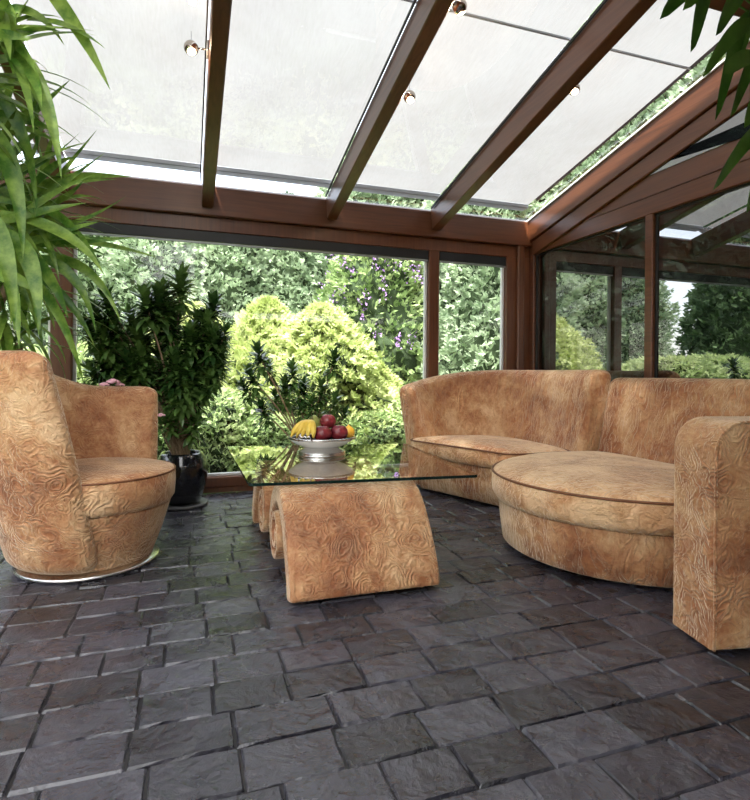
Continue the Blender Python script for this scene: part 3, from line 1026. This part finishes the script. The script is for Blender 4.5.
def sofa_near():
    root = empty('lounge_sofa_unit', (2.3, 2.4, 0)); tag(root, 'large tan suede sofa section with round seat front and high padded armrest', 'sofa')
    cx, cy = 2.30, 2.44
    o = []
    for i in range(96):
        a = 2*PI*i/96
        c, s = math.cos(a), math.sin(a)
        if c <= 0:
            o.append((cx+.72*c, cy+.72*s))
        else:
            n_ = 6
            r = 1/((abs(c)/.42)**n_ + (abs(s)/.72)**n_)**(1/n_)
            o.append((cx+r*c, cy+r*s))
    m = MB(); plan(m, o, [(.075, .02), (.06, .03), (.045, .14), (.035, .255), (.05, .262)], c=(cx, cy)); m.build('base', M['suede_creased'], root, True, 50)
    m = MB(); plan(m, o, [(.05, .256), (.02, .262), (.002, .29), (-.004, .34), (.0, .392), (.014, .408)], [(.97, .422), (.88, .440), (.7, .452), (.4, .46), (.02, .462)], c=(cx, cy)); cu = m.build('seat_cushion', M['suede_seat_lit'], root, True)
    m = MB(); m.tube([(x+(cx-x)*.002, y+(cy-y)*.002, .403) for x, y in o]+[(o[0][0], o[0][1], .403)], .0065, 6, False); m.build('piping', M['piping'], cu, True)
    pts = [(2.685, 3.16), (2.70, 2.9), (2.72, 2.5), (2.71, 2.1), (2.69, 1.62)]
    fn = path_fn(pts, .17, lambda x: .22, .03, lambda x: .935)
    m = MB(); slab(m, 1.0, .17, 1.0, .06, .03, 40, fn, nc=6, ns=12)
    m.build('backrest', M['suede_creased'], root, True)
    # armrest: side outline rounded at the top front, running back to the wall side
    fx, fy = 1.697, 1.392           # outer front corner
    d = Vector((.975, -.20, 0)).normalized(); s = Vector((.22, .975, 0)).normalized()
    Ln, W, Ht = 1.15, .232, .785
    def fnA(x, a, z):
        # x along depth 0..Ln ; a across; z up
        k = x/Ln
        p = Vector((fx, fy, 0)) + d*x + s*(a+W/2)
        lean = .018*(z/Ht)                      # front edge leans back a touch
        p -= d*lean*0
        return (p.x, p.y, .012+z)
    m = MB()
    # outline in (x,z): rounded front-top; loft across the width
    rr = .115
    outl = [(0.0, 0.0), (Ln, 0.0), (Ln, Ht-.02)]
    prof = []
    for i in range(13): prof.append((0.0, (Ht-rr)*i/12))
    for i in range(1, 10):
        t = R(90)*i/9; prof.append((rr-rr*math.cos(t), Ht-rr+rr*math.sin(t)))
    for i in range(1, 17): prof.append((rr+(Ln-rr)*i/16, Ht))
    for i in range(1, 13): prof.append((Ln, Ht*(1-i/12)))
    for i in range(1, 16): prof.append((Ln*(1-i/16), 0))
    n = len(prof)
    cxm, czm = .5*Ln, .4
    rows = []
    K = 4; b = .022
    for k in range(K+1):
        t = PI/2*k/K; rows.append((b*(1-math.cos(t)), b*(1-math.sin(t))))
    rows += [(W*j/6, 0) for j in range(1, 6)]
    rows += [(W-x, dd) for x, dd in rows[:K+1][::-1]]
    P = [Vector((p[0], p[1])) for p in prof]
    nor = []
    for i in range(n):
        t = (P[(i+1) % n]-P[i-1]).normalized(); nor.append(Vector((-t.y, t.x)))
    vs = []
    for w, dd in rows:
        for p, q in zip(P, nor):
            e = p - q*dd
            vs.append(fnA(e.x, w-W/2, e.y))
    fs = []
    for j in range(len(rows)-1):
        for i in range(n):
            i2 = (i+1) % n
            fs.append((j*n+i, (j+1)*n+i, (j+1)*n+i2, j*n+i2))
    fs.append(tuple(range(n))); fs.append(tuple((len(rows)-1)*n+i for i in range(n))[::-1])
    m.add(vs, fs)
    arm = m.build('armrest', M['suede'], root, True, 60)
    m = MB()
    pipe = [fnA(p[0]-nor[i].x*.004, -W/2+.004, p[1]-nor[i].y*.004) for i, p in enumerate(prof[:38])]
    m.tube(pipe, .005, 6); m.build('piping', M['suede'], arm, True)
    return root
sofa_near()

# ------------------------------------------------------------------ indoor plants
def strap_leaf(mb, base, az, elev, L, w, droop, seg=7, fold=.25, twist=0):
    """az, elev in radians; bends downward by droop (radians) along its length"""
    p = Vector(base); pts = []
    e = elev
    for i in range(seg+1):
        pts.append((p.copy(), e))
        dirv = Vector((math.cos(az)*math.cos(e), math.sin(az)*math.cos(e), math.sin(e)))
        p = p + dirv*(L/seg)
        e -= droop/seg*(.4+1.2*i/seg)
    side = Vector((-math.sin(az), math.cos(az), 0))
    if twist: side = (side*math.cos(twist)+Vector((0, 0, 1))*math.sin(twist)).normalized()
    vs = []; fs = []
    for i, (q, e) in enumerate(pts):
        t = i/seg
        ww = w*.5*(min(1, .45+t*2.2))*(1-max(0, (t-.35)/.65)**1.8)
        ww = max(ww, .0004)
        up = Vector((-math.cos(az)*math.sin(e), -math.sin(az)*math.sin(e), math.cos(e)))
        vs += [q - side*ww + up*ww*fold, q, q + side*ww + up*ww*fold]
    for i in range(seg):
        a = i*3
        fs += [(a, a+1, a+4, a+3), (a+1, a+2, a+5, a+4)]
    mb.add(vs, fs)

def rosette(mb, c, axis, n, L, w, pr, e0=80, e1=-15, droop=.7, seg=5):
    """leaves in a spiral around point c with the tip along axis"""
    ax = Vector(axis).normalized()
    q = Vector((0, 0, 1)).rotation_difference(ax).to_matrix().to_4x4()
    loc = MB()
    for i in range(n):
        t = i/(n-1)
        az = i*2.39996 + pr.uniform(-.2, .2)
        el = R(e0+(e1-e0)*t**.8 + pr.uniform(-8, 8))
        zz = -(t)*L*.75
        l = L*(.65+.45*math.sin(PI*min(1, .25+t*.7)))*pr.uniform(.85, 1.1)
        strap_leaf(loc, (0, 0, zz), az, el, l, w*pr.uniform(.85, 1.1), droop*pr.uniform(.5, 1.4), seg)
    T = Matrix.Translation(c) @ q
    mb.add([T @ Vector(p) for p in loc.v], loc.f)

def pot(root, x, y, r, h, mat, name='pot', z0=.0):
    m = MB(); m.lathe([(r*.62, z0), (r*.72, z0+.01), (r*.93, z0+h*.35), (r, z0+h*.6), (r*.96, z0+h*.82), (r*.82, z0+h*.97), (r*.78, z0+h), (r*.72, z0+h*.985), (r*.74, z0+h*.88), (r*.3, z0+h*.87)], (x, y, 0), 48)
    o = m.build(name, mat, root, True)
    m = MB(); m.lathe([(r*.76, z0+h*.86), (r*.5, z0+h*.895), (.0001, z0+h*.90)], (x, y, 0), 24); m.build('soil', M['soil'], o, True)
    return o

def compacta_plant(x, y, potr, poth, heads, lab, zbase=.0, L=.11, stems_from=.3, seed=1, saucer=True, leaves=34):
    root = empty('potted_dracaena', (x, y, 0)); tag(root, lab, 'plant', 'potted compact dracaenas')
    pr = random.Random(seed)
    pot(root, x, y, potr, poth, M['black_glaze'], 'pot', .025 if saucer else 0)
    if saucer:
        m = MB(); m.lathe([(potr*.85, .001), (potr*.98, .004), (potr*1.02, .024), (potr*.95, .026), (potr*.8, .02)], (x, y, 0), 40); m.build('saucer', M['saucer'], root, True)
    for (hx, hy, hz, s) in heads:
        h = Vector((hx, hy, hz))
        b = Vector((x+pr.uniform(-.05, .05), y+pr.uniform(-.05, .05), poth*.88))
        mid = b.lerp(h, .5) + Vector((pr.uniform(-.05, .05), pr.uniform(-.04, .04), -.02))
        k = .35
        mid = Vector((b.x+(h.x-b.x)*k, b.y+(h.y-b.y)*k, b.z+(h.z-b.z)*.5))+Vector((pr.uniform(-.03, .03), pr.uniform(-.03, .03), 0))
        pts = catmull([b, mid, h-Vector((0, 0, .02))], 6)
        m = MB(); m.tube(pts, [.008-.003*i/(len(pts)-1) for i in range(len(pts))], 7); m.build('stem', M['bark'], root, True)
        ax = (h-mid).normalized()*.55+Vector((0, 0, .6))
        m = MB()
        rosette(m, h, ax, int(leaves*s), L*s, .046*s, pr, 80, -25, .9, 4)
        rosette(m, h-ax.normalized()*.07*s, ax, int(leaves*.9*s), L*s*1.1, .046*s, pr, 50, -45, .9, 4)
        m.build('leaf_cluster', M['compacta'], root, True)

def back(px, py, Y):
    """a point of the room at depth Y seen at pixel (px, py) of the photo, used to measure plant tips"""
    u = (px-375)/550; v = (373.5-py)/550
    a = R(YAW)
    dx = math.sin(a)+u*math.cos(a); dy = math.cos(a)-u*math.sin(a)
    s = Y/dy
    return (dx*s, Y, CAM_H+v*s)

pr = random.Random(11)
heads = []
for (px, py, s) in [(180, 282, 1.1), (162, 292, .95), (150, 310, 1.1), (212, 305, 1.05), (205, 325, 1.0), (172, 322, 1.15), (190, 345, 1.15), (215, 350, 1.0), (140, 335, 1.1),
                    (120, 345, 1.1), (103, 335, .9), (98, 355, .9), (130, 365, 1.15), (160, 360, 1.15), (110, 375, 1.0), (185, 375, 1.1), (210, 375, .9), (150, 388, 1.1), (178, 400, 1.0), (200, 392, .95), (195, 422, .8), (168, 418, .7), (130, 318, .9), (225, 332, .7), (95, 312, .9), (88, 330, .9), (106, 300, .9), (92, 372, .9)]:
    heads.append((*back(px, py, 4.17+pr.uniform(-.2, .12)), s))
for k in range(34):
    an = pr.uniform(0, 6.283); q = pr.uniform(.1, 1)**.5
    heads.append((*back(162+58*q*math.cos(an), 348+52*q*math.sin(an), 4.17+pr.uniform(-.22, .12)), pr.uniform(.85, 1.1)))
compacta_plant(-.035, 4.15, .18, .355, heads, 'tall bushy dark green dracaena in a glossy black pot by the big window', seed=4, L=.125, leaves=36)
heads = []
for (px, py, s) in [(258, 352, 1.0), (250, 374, .95), (243, 386, .8), (268, 366, .8), (334, 357, .9), (292, 368, .95), (285, 385, 1.0), (303, 385, .95), (262, 408, .85), (322, 385, .95), (335, 398, .9), (345, 412, .8), (312, 402, .8), (275, 395, .7), (300, 405, .8)]:
    heads.append((*back(px, py, 4.0+pr.uniform(-.12, .12)), s*.85))
compacta_plant(.86, 4.05, .15, .27, heads, 'spreading smaller dracaena with bare branching stems behind the glass table', seed=9, L=.125, leaves=34)

# long-leaved yucca at the left
def yucca():
    bx, by = -1.22, 3.75
    root = empty('potted_yucca', (bx, by, 0)); tag(root, 'large yucca with long arching bright green leaves behind the armchair', 'plant')
    pot(root, bx, by, .19, .36, M['black_glaze'])
    pr = random.Random(21)
    crowns = [((12, 262), 3.45, 44, .58, (.15, -.15, 1)), ((-14, 175), 3.35, 40, .60, (.2, -.2, .9)), ((-25, 60), 2.7, 46, .50, (.45, -.25, .6)), ((20, 330), 3.55, 18, .40, (.2, 0, .7)),
              ((30, 215), 3.6, 30, .50, (.3, 0, 1)), ((-60, 130), 3.1, 36, .6, (.3, -.3, .8))]
    for (pp, Y, n, L, ax) in crowns:
        c = Vector(back(pp[0], pp[1], Y))
        b = Vector((bx+pr.uniform(-.05, .05), by+pr.uniform(-.05, .05), .31))
        mid = Vector((b.x+(c.x-b.x)*.25, b.y+(c.y-b.y)*.5, b.z+(c.z-b.z)*.5))
        pts = catmull([b, mid, c-Vector((0, 0, .1))], 10)
        m = MB(); m.tube(pts, [.024*(1+.10*(i % 2)) for i in range(len(pts))], 10); m.build('trunk', M['bark'], root, True)
        m = MB(); rosette(m, c, ax, int(n*1.3), L, .042, pr, 80, -45, 1.1, 9); m.build('leaf_crown', M['yucca'], root, True)
    # the long leaves that reach towards the window: start, bend and tip as seen in the photo, depth, width
    LV = [((20, -40), (75, 20), (108, 92), 2.9, .075), ((-30, 35), (30, 28), (92, 33), 3.0, .055), ((-20, 40), (45, 55), (60, 182), 2.85, .10), ((-20, 85), (30, 110), (36, 218), 2.9, .085),
          ((40, 185), (85, 175), (130, 179), 3.2, .05), ((20, 215), (60, 190), (103, 155), 3.2, .06), ((10, 240), (50, 190), (95, 132), 3.3, .055), ((20, 235), (75, 235), (125, 198), 3.2, .055),
          ((5, 210), (60, 195), (100, 268), 3.0, .06), ((-10, 215), (75, 225), (104, 278), 2.9, .07), ((20, 240), (70, 246), (135, 239), 3.1, .05), ((30, 238), (90, 240), (156, 259), 3.2, .045),
          ((20, 260), (80, 255), (96, 336), 3.0, .065), ((30, 262), (95, 250), (121, 326), 3.1, .065), ((25, 275), (62, 300), (84, 386), 2.95, .07), ((5, 235), (40, 250), (38, 338), 2.85, .10),
          ((0, 240), (18, 280), (19, 352), 3.0, .085), ((15, 250), (50, 265), (68, 322), 2.9, .08), ((20, 270), (70, 290), (95, 350), 3.1, .055), ((-20, 120), (20, 160), (22, 262), 2.8, .10),
          ((-30, 130), (30, 125), (58, 148), 3.0, .05), ((-10, 150), (40, 110), (68, 82), 3.3, .05), ((-20, 60), (20, 20), (32, -10), 3.0, .06), ((10, 200), (40, 150), (45, 112), 3.3, .05), ((-20, 180), (25, 190), (78, 135), 3.25, .055),
          ((25, 215), (70, 205), (85, 178), 3.3, .05), ((-15, 20), (30, -5), (62, 48), 3.1, .05), ((5, 255), (62, 232), (98, 224), 3.0, .05), ((0, 262), (25, 240), (60, 196), 3.2, .06), ((-15, 205), (12, 250), (14, 335), 2.8, .09),
          ((35, 250), (85, 262), (110, 300), 3.2, .05), ((-20, 280), (15, 270), (40, 300), 2.9, .08), ((-25, 160), (10, 110), (15, 60), 3.1, .07), ((-20, 230), (30, 215), (85, 205), 2.9, .06)]
    for _ in range(52):
        x0, y0 = pr.uniform(-40, 25), pr.choice([pr.uniform(0, 120), pr.uniform(170, 270), pr.uniform(190, 270)])
        L_ = pr.uniform(60, 115); an = R(pr.uniform(-55, 75))
        if y0 < 120: an = R(pr.uniform(-30, 100)); L_ *= .8
        ex, ey = x0+L_*math.cos(an), y0+L_*math.sin(an)
        LV.append(((x0, y0), ((x0+ex)/2+pr.uniform(0, 12), (y0+ey)/2-pr.uniform(8, 24)), (ex, ey), pr.uniform(2.95, 3.45), pr.uniform(.05, .075)))
    fw = Vector((math.sin(R(YAW)), math.cos(R(YAW)), 0))
    for (a, b_, c_, Y, w) in LV:
        if min(a[1], b_[1], c_[1]) < 60: Y = min(Y, 2.55)
        A = Vector(back(*a, Y+.1)); B = Vector(back(*b_, Y)); C = Vector(back(*c_, Y-.05+pr.uniform(-.1, .1)))
        seg = 12; vs = []; fs = []; tw = pr.uniform(-.7, .5)
        for i in range(seg+1):
            t = i/seg
            p = A*(1-t)**2+B*2*t*(1-t)+C*t*t
            tg = ((B-A)*(1-t)+(C-B)*t).normalized()
            sd = tg.cross(fw).normalized(); an = tw+t*.5
            sd = (sd*math.cos(an)+fw*math.sin(an)).normalized(); nn = tg.cross(sd)
            ww = w*.41*min(1, .4+t*1.6)*(1-max(0, (t-.3)/.7)**1.7)+.0005
            vs += [p-sd*ww+nn*ww*.3, p, p+sd*ww+nn*ww*.3]
        for i in range(seg):
            q = i*3; fs += [(q, q+1, q+4, q+3), (q+1, q+2, q+5, q+4)]
        m = MB(); m.add(vs, fs); m.build('leaf', M['yucca'], root, True)
    return root
yucca()

# broad-leaved corn plant at the right behind the sofa
def cornplant():
    bx, by = 2.93, 1.50
    root = empty('potted_corn_plant', (bx-.1, by-.35, 0)); tag(root, 'tall plant with broad dark green leaves hanging in at the top right corner', 'plant')
    bx, by = bx-.1, by-.35
    pot(root, bx, by, .13, .34, M['black_glaze'])
    pr = random.Random(5)
    c0 = Vector((2.62, 1.72, 2.40))
    m = MB(); m.tube(catmull([(bx, by, .3), (bx, by+.05, 1.2), (2.72, 1.55, 1.9), tuple(c0)], 8), .02, 10); m.build('trunk', M['bark'], root, True)
    # leaves listed by where they start and where they hang to (pixels), with depth
    leaves = [((718, -22), (657, 17), 1.80), ((705, -15), (604+84, 50), 1.85), ((742, -10), (713, 33), 1.75), ((752, 20), (700, 75), 1.7), ((745, 10), (713, 118), 1.75), ((760, 45), (728, 115), 1.7),
              ((762, 60), (722, 72), 1.65), ((770, 80), (742, 125), 1.7), ((775, 120), (711, 188), 1.65), ((770, 150), (745, 210), 1.65), ((765, -20), (735, 60), 1.8), ((790, 60), (750, 100), 1.6),
              ((735, -30), (680, 8), 1.7)]
    for (a, b_, Y) in leaves:
        A = Vector(back(a[0], a[1], Y+.05)); B = Vector(back(b_[0], b_[1], Y-.05))
        m = MB()
        d = B-A; L = d.length
        A.z = min(A.z, 2.80)
        midp = A.lerp(B, .5)+Vector((0, 0, .06*L/.3)); midp.z = min(midp.z, 2.82)
        seg = 14; w = .074
        fw = Vector((math.sin(R(YAW)), math.cos(R(YAW)), 0))
        vs = []; fs = []
        tw = pr.uniform(-.5, .3)
        for i in range(seg+1):
            t = i/seg
            p = A*(1-t)**2+midp*2*t*(1-t)+B*t*t
            tg = ((midp-A)*(1-t)+(B-midp)*t).normalized()
            sd = tg.cross(fw).normalized()
            sd = (sd*math.cos(tw+t*.5)+fw*math.sin(tw+t*.5)).normalized()
            nn = tg.cross(sd)
            ww = w*.5*min(1, .25+t*2.2)*math.sqrt(max(0, 1-max(0, (t-.45)/.55)**2.4))+.0005
            vs += [p-sd*ww+nn*ww*.3, p, p+sd*ww+nn*ww*.3]
        for i in range(seg):
            q = i*3; fs += [(q, q+1, q+4, q+3), (q+1, q+2, q+5, q+4)]
        m.add(vs, fs); m.build('leaf', M['cornplant'], root, True)
        m = MB(); m.tube([c0, c0.lerp(A, .5)+Vector((0, 0, .02)), A], [.008, .005, .003], 5); m.build('leaf_stalk', M['cornplant'], root, True)
cornplant()

# pink roses behind the armchair
def rose_plant():
    bx, by = -.42, 3.80
    root = empty('pink_rose_plant', (bx, by, 0)); tag(root, 'small plant with pink flowers between the armchair and the dracaena', 'plant')
    pot(root, bx, by, .10, .18, M['black_glaze'])
    pr = random.Random(2)
    for (px, py, r, Y) in [(113, 384, .034, 3.62), (104, 387, .026, 3.58), (161, 417, .024, 3.8), (120, 387, .024, 3.66)]:
        c = Vector(back(px, py, Y))
        m = MB(); m.tube(catmull([(bx, by, .16), (bx+(c.x-bx)*.35, by+(c.y-by)*.4, .5), tuple(c)], 7), .0035, 6); st = m.build('stem', M['rose_leaf'], root, True)
        m = MB()
        for i in range(16):
            t = i/15; az = i*2.4
            q = Vector((math.cos(az)*r*(.15+.75*t), math.sin(az)*r*(.15+.75*t), r*(.45-.5*t)))
            m.ball(c+q, r*(.28+.22*t), 8, 5, (1, 1, .55))
        m.build('blossom', M['rose'], root, True)
        m = MB()
        for i in range(9):
            strap_leaf(m, c-Vector((0, 0, .03+.03*i)), pr.uniform(0, 6.28), R(pr.uniform(-10, 50)), .055, .026, .5, 4)
        m.build('foliage', M['rose_leaf'], root)
rose_plant()

# ------------------------------------------------------------------ garden
GZ = -.18
mb = MB(); mb.add([(-30, -14, GZ), (34, -14, GZ), (34, 40, GZ), (-30, 40, GZ)], [(0, 1, 2, 3)])
struct(mb.build('ground', M['grass']))

def spray_quads(P, D, size, asp, npet, spread, g):
    """fans of slender leaf quads at points P with outward directions D"""
    n = len(P); out = []
    up = np.tile(np.array([0, 0, 1.0]), (n, 1))
    S = np.cross(D, up); S /= (np.linalg.norm(S, axis=1, keepdims=True)+1e-6)
    U = np.cross(S, D)
    roll = g.uniform(0, 2*np.pi, n)[:, None]
    S2 = S*np.cos(roll)+U*np.sin(roll)
    for k in range(npet):
        an = (k-(npet-1)/2)*spread + g.normal(0, .12, n)
        d = D*np.cos(an)[:, None] + S2*np.sin(an)[:, None]
        nrm = np.cross(d, g.normal(0, 1, (n, 3))*.5+np.cross(D, S2)); nrm /= (np.linalg.norm(nrm, axis=1, keepdims=True)+1e-6)
        L = size*g.uniform(.6, 1.2, n)[:, None]*(1-.12*abs(k-(npet-1)/2))
        w = L*asp
        a = P; c = P+d*L; b = P+d*L*.5+nrm*w; e = P+d*L*.5-nrm*w
        out.append(np.stack([a, b, c, e], 1).reshape(-1, 3))
    V = np.concatenate(out, 0)
    return V, len(V)//4

def conifer(name, h, r, nspr, size, mat, seed, shape='cone', npet=5, lump=.22):
    """crown reaching from the ground to h, radius r, lobed"""
    g = np.random.default_rng(seed)
    root = empty(name)
    th = g.uniform(0, 2*np.pi, nspr); t = g.uniform(0, 1, nspr)**.8
    def rad(t, th):
        if shape == 'cone': base = (1-t)**.72*(1+.0*t)+.03
        elif shape == 'column': base = np.sqrt(np.clip(1-(t)**3.2, 0, 1))*.92+.04
        else: base = np.sqrt(np.clip(1-(2*t-.85)**2/1.35, 0.02, 1))
        lob = 1 + lump*np.sin(th*5+t*21+seed)*np.sin(t*34+th*3) + lump*.6*np.sin(th*11+seed*2)*np.cos(t*61)
        return r*base*lob
    rr = rad(t, th)*g.uniform(.80, 1.04, nspr)
    P = np.stack([rr*np.cos(th), rr*np.sin(th), t*h+.02], 1)
    D = np.stack([np.cos(th), np.sin(th), g.uniform(-.25, .8, nspr)], 1)+g.normal(0, .35, (nspr, 3))
    D /= np.linalg.norm(D, axis=1, keepdims=True)
    V, nq = spray_quads(P, D, size, .16, npet, .38, g)
    quads_obj('foliage', V, nq, mat, root)
    # inner core of the crown
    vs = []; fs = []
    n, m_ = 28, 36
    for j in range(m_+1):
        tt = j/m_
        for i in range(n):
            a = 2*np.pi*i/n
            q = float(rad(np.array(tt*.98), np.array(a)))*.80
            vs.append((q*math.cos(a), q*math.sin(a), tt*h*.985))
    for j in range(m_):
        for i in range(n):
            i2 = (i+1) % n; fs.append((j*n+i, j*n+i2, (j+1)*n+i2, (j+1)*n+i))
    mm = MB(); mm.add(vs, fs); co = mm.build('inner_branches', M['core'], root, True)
    mm = MB(); mm.tube([(0, 0, 0), (0, 0, h*.6)], [.09, .04], 8); mm.build('trunk', M['tree_bark'], root, True)
    return root

def place(root, x, y, s=1, rz=0, first=True, label=None, cat='tree', group=None, sz=None):
    if first: r = root
    else:
        r = root.copy(); COL.objects.link(r)
        for ch in list(root.children):
            c = ch.copy(); COL.objects.link(c); c.parent = r
    r.location = (x, y, GZ); r.rotation_euler = (0, 0, rz); r.scale = (s, s, sz or s)
    tag(r, label, cat, group)
    return r

G = 'hedge conifers beyond the back windows'
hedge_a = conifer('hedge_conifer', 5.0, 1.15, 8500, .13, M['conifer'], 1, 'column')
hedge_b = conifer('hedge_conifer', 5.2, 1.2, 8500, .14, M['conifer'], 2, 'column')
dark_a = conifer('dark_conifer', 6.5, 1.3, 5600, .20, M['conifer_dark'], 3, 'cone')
used = set()
def put(src, *a, **k):
    f = src.name not in used; used.add(src.name)
    return place(src, *a, first=f, **k)
rows = [(-2.9, 9.6, hedge_a, .86, 'leftmost'), (-1.7, 9.9, hedge_b, .9, 'second'), (-.5, 9.5, hedge_a, .88, 'third'), (.7, 10.0, hedge_b, .93, 'fourth'), (1.9, 9.7, hedge_a, .92, 'fifth'), (3.0, 9.3, hedge_a, 1.0, 'sixth'),
        (4.2, 9.6, hedge_b, 1.05, 'seventh'), (5.3, 9.1, hedge_a, 1.05, 'eighth'), (6.6, 9.4, hedge_b, 1.15, 'ninth')]
for i, (x, y, s_, sc, w) in enumerate(rows):
    put(s_, x, y, s=sc*(.90 if x < 2.5 else 1.05), sz=sc*(.86 if x < 2.5 else 1.05), rz=i*1.3, label='pale green hedge conifer in the far row, %s from the left behind the back windows' % w, group=G)
# taller screen behind, closing the gaps
for i, (x, y, sc) in enumerate([(-2.3, 12.2, .74), (-.9, 12.3, .74), (.6, 12.4, .74), (2.1, 12.3, .78), (3.6, 12.2, .9), (5.4, 12.2, 1.05), (7.8, 12.2, 1.1)]):
    put(dark_a, x, y, s=sc, rz=i*.9, label='dark conifer in the row behind the pale hedge', group='dark conifers behind the hedge')
# trees reflected in the gable windows (to the left of the direct view)
for i, (x, y, sc, src) in enumerate([(-5.6, 9.2, .95, dark_a), (-6.9, 8.3, 1.1, dark_a), (-8.2, 7.0, .9, dark_a), (-4.3, 10.4, .42, dark_a), (-3.75, 11.2, .52, dark_a), (-8.6, 4.5, .9, hedge_b), (-8.4, 2.3, .85, hedge_a), (-8.8, 0, .95, hedge_b), (-8.6, -3, .95, hedge_a)]):
    put(src, x, y, s=sc, rz=i*.7, label='conifer far left in the garden, mirrored in the right windows', group='conifers at the left of the garden')
# near hedge right of the corner and along the right side
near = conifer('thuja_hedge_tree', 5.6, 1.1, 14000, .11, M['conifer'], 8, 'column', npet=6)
for i, (x, y, sc, w) in enumerate([(4.35, 7.1, 1.0, 'seen through the narrow corner window'), (5.9, 6.3, 1.15, 'beyond the room corner'), (6.0, 4.3, 1.2, 'outside the first gable window'), (6.1, 2.3, 1.2, 'outside the second gable window'), (6.1, .3, 1.2, 'farther along the gable side')]):
    put(near, x, y, s=sc, rz=i*1.1, label='dense thuja tree with layered sprays '+w, group='thujas by the right corner')
gold = conifer('golden_conifer', 2.05, 1.15, 9000, .10, M['conifer_gold'], 12, 'cone', npet=6, lump=.42)
put(gold, 1.56, 6.6, s=.94, rz=.4, label='bright yellow-green feathery conifer in the middle of the big window', group='golden conifers')
put(gold, .55, 7.3, s=.80, rz=2.4, label='golden conifer just left of the brightest one', group='golden conifers')
put(gold, 2.35, 6.9, s=.62, rz=4.4, label='low golden conifer at the right of the brightest one', group='golden conifers')
put(gold, .98, 7.2, s=.8, sz=1.0, rz=3.3, label='golden conifer with a pointed top right behind the small dracaena', group='golden conifers')
put(gold, .1, 8.2, s=1.0, rz=1.2, label='slim yellowish young conifer between the dracaena and the bright conifer', group='golden conifers')
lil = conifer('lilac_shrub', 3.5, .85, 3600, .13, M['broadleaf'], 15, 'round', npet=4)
g = np.random.default_rng(4)
n = 120; th = g.uniform(0, 2*np.pi, n); t = g.uniform(.3, .97, n)
rr = .9*np.sqrt(np.clip(1-(2*t-.85)**2/1.35, 0.02, 1))*1.05
bl = []; P = []
for k in range(n):
    c0 = np.array([rr[k]*np.cos(th[k]), rr[k]*np.sin(th[k]), t[k]*3.5])
    P.append(c0+g.normal(0, .035, (16, 3))*np.array([1, 1, 1.8]))
P = np.concatenate(P); D = g.normal(0, 1, P.shape); D /= np.linalg.norm(D, axis=1, keepdims=True)
V, nq = spray_quads(P, D, .034, .35, 2, .8, g)
o = quads_obj('blossom', V, nq, M['lilac'], lil); o['kind'] = 'stuff'
put(lil, 2.75, 8.0, s=1.0, rz=.5, label='flowering shrub dotted with purple blossom at the right of the big window', cat='shrub')
low = conifer('leafy_shrub', 1.1, .8, 4200, .085, M['shrub'], 19, 'round', npet=4)
for i, (x, y, sc, w) in enumerate([(-2.2, 7.0, 1.3, 'left of the left window post'), (-.9, 6.7, 1.25, 'behind the tall dracaena'), (.15, 6.1, .85, 'between the black pot and the table'), (.8, 5.85, .6, 'behind the small dracaena'), (2.0, 5.9, .62, 'behind the left end of the sofa'), (2.9, 6.1, .9, 'under the purple-flowering shrub'), (3.8, 6.0, .9, 'under the narrow corner window')]):
    put(low, x, y, s=sc, rz=i*1.7, label='low leafy garden shrub '+w, cat='shrub', group='low shrubs outside the back windows')
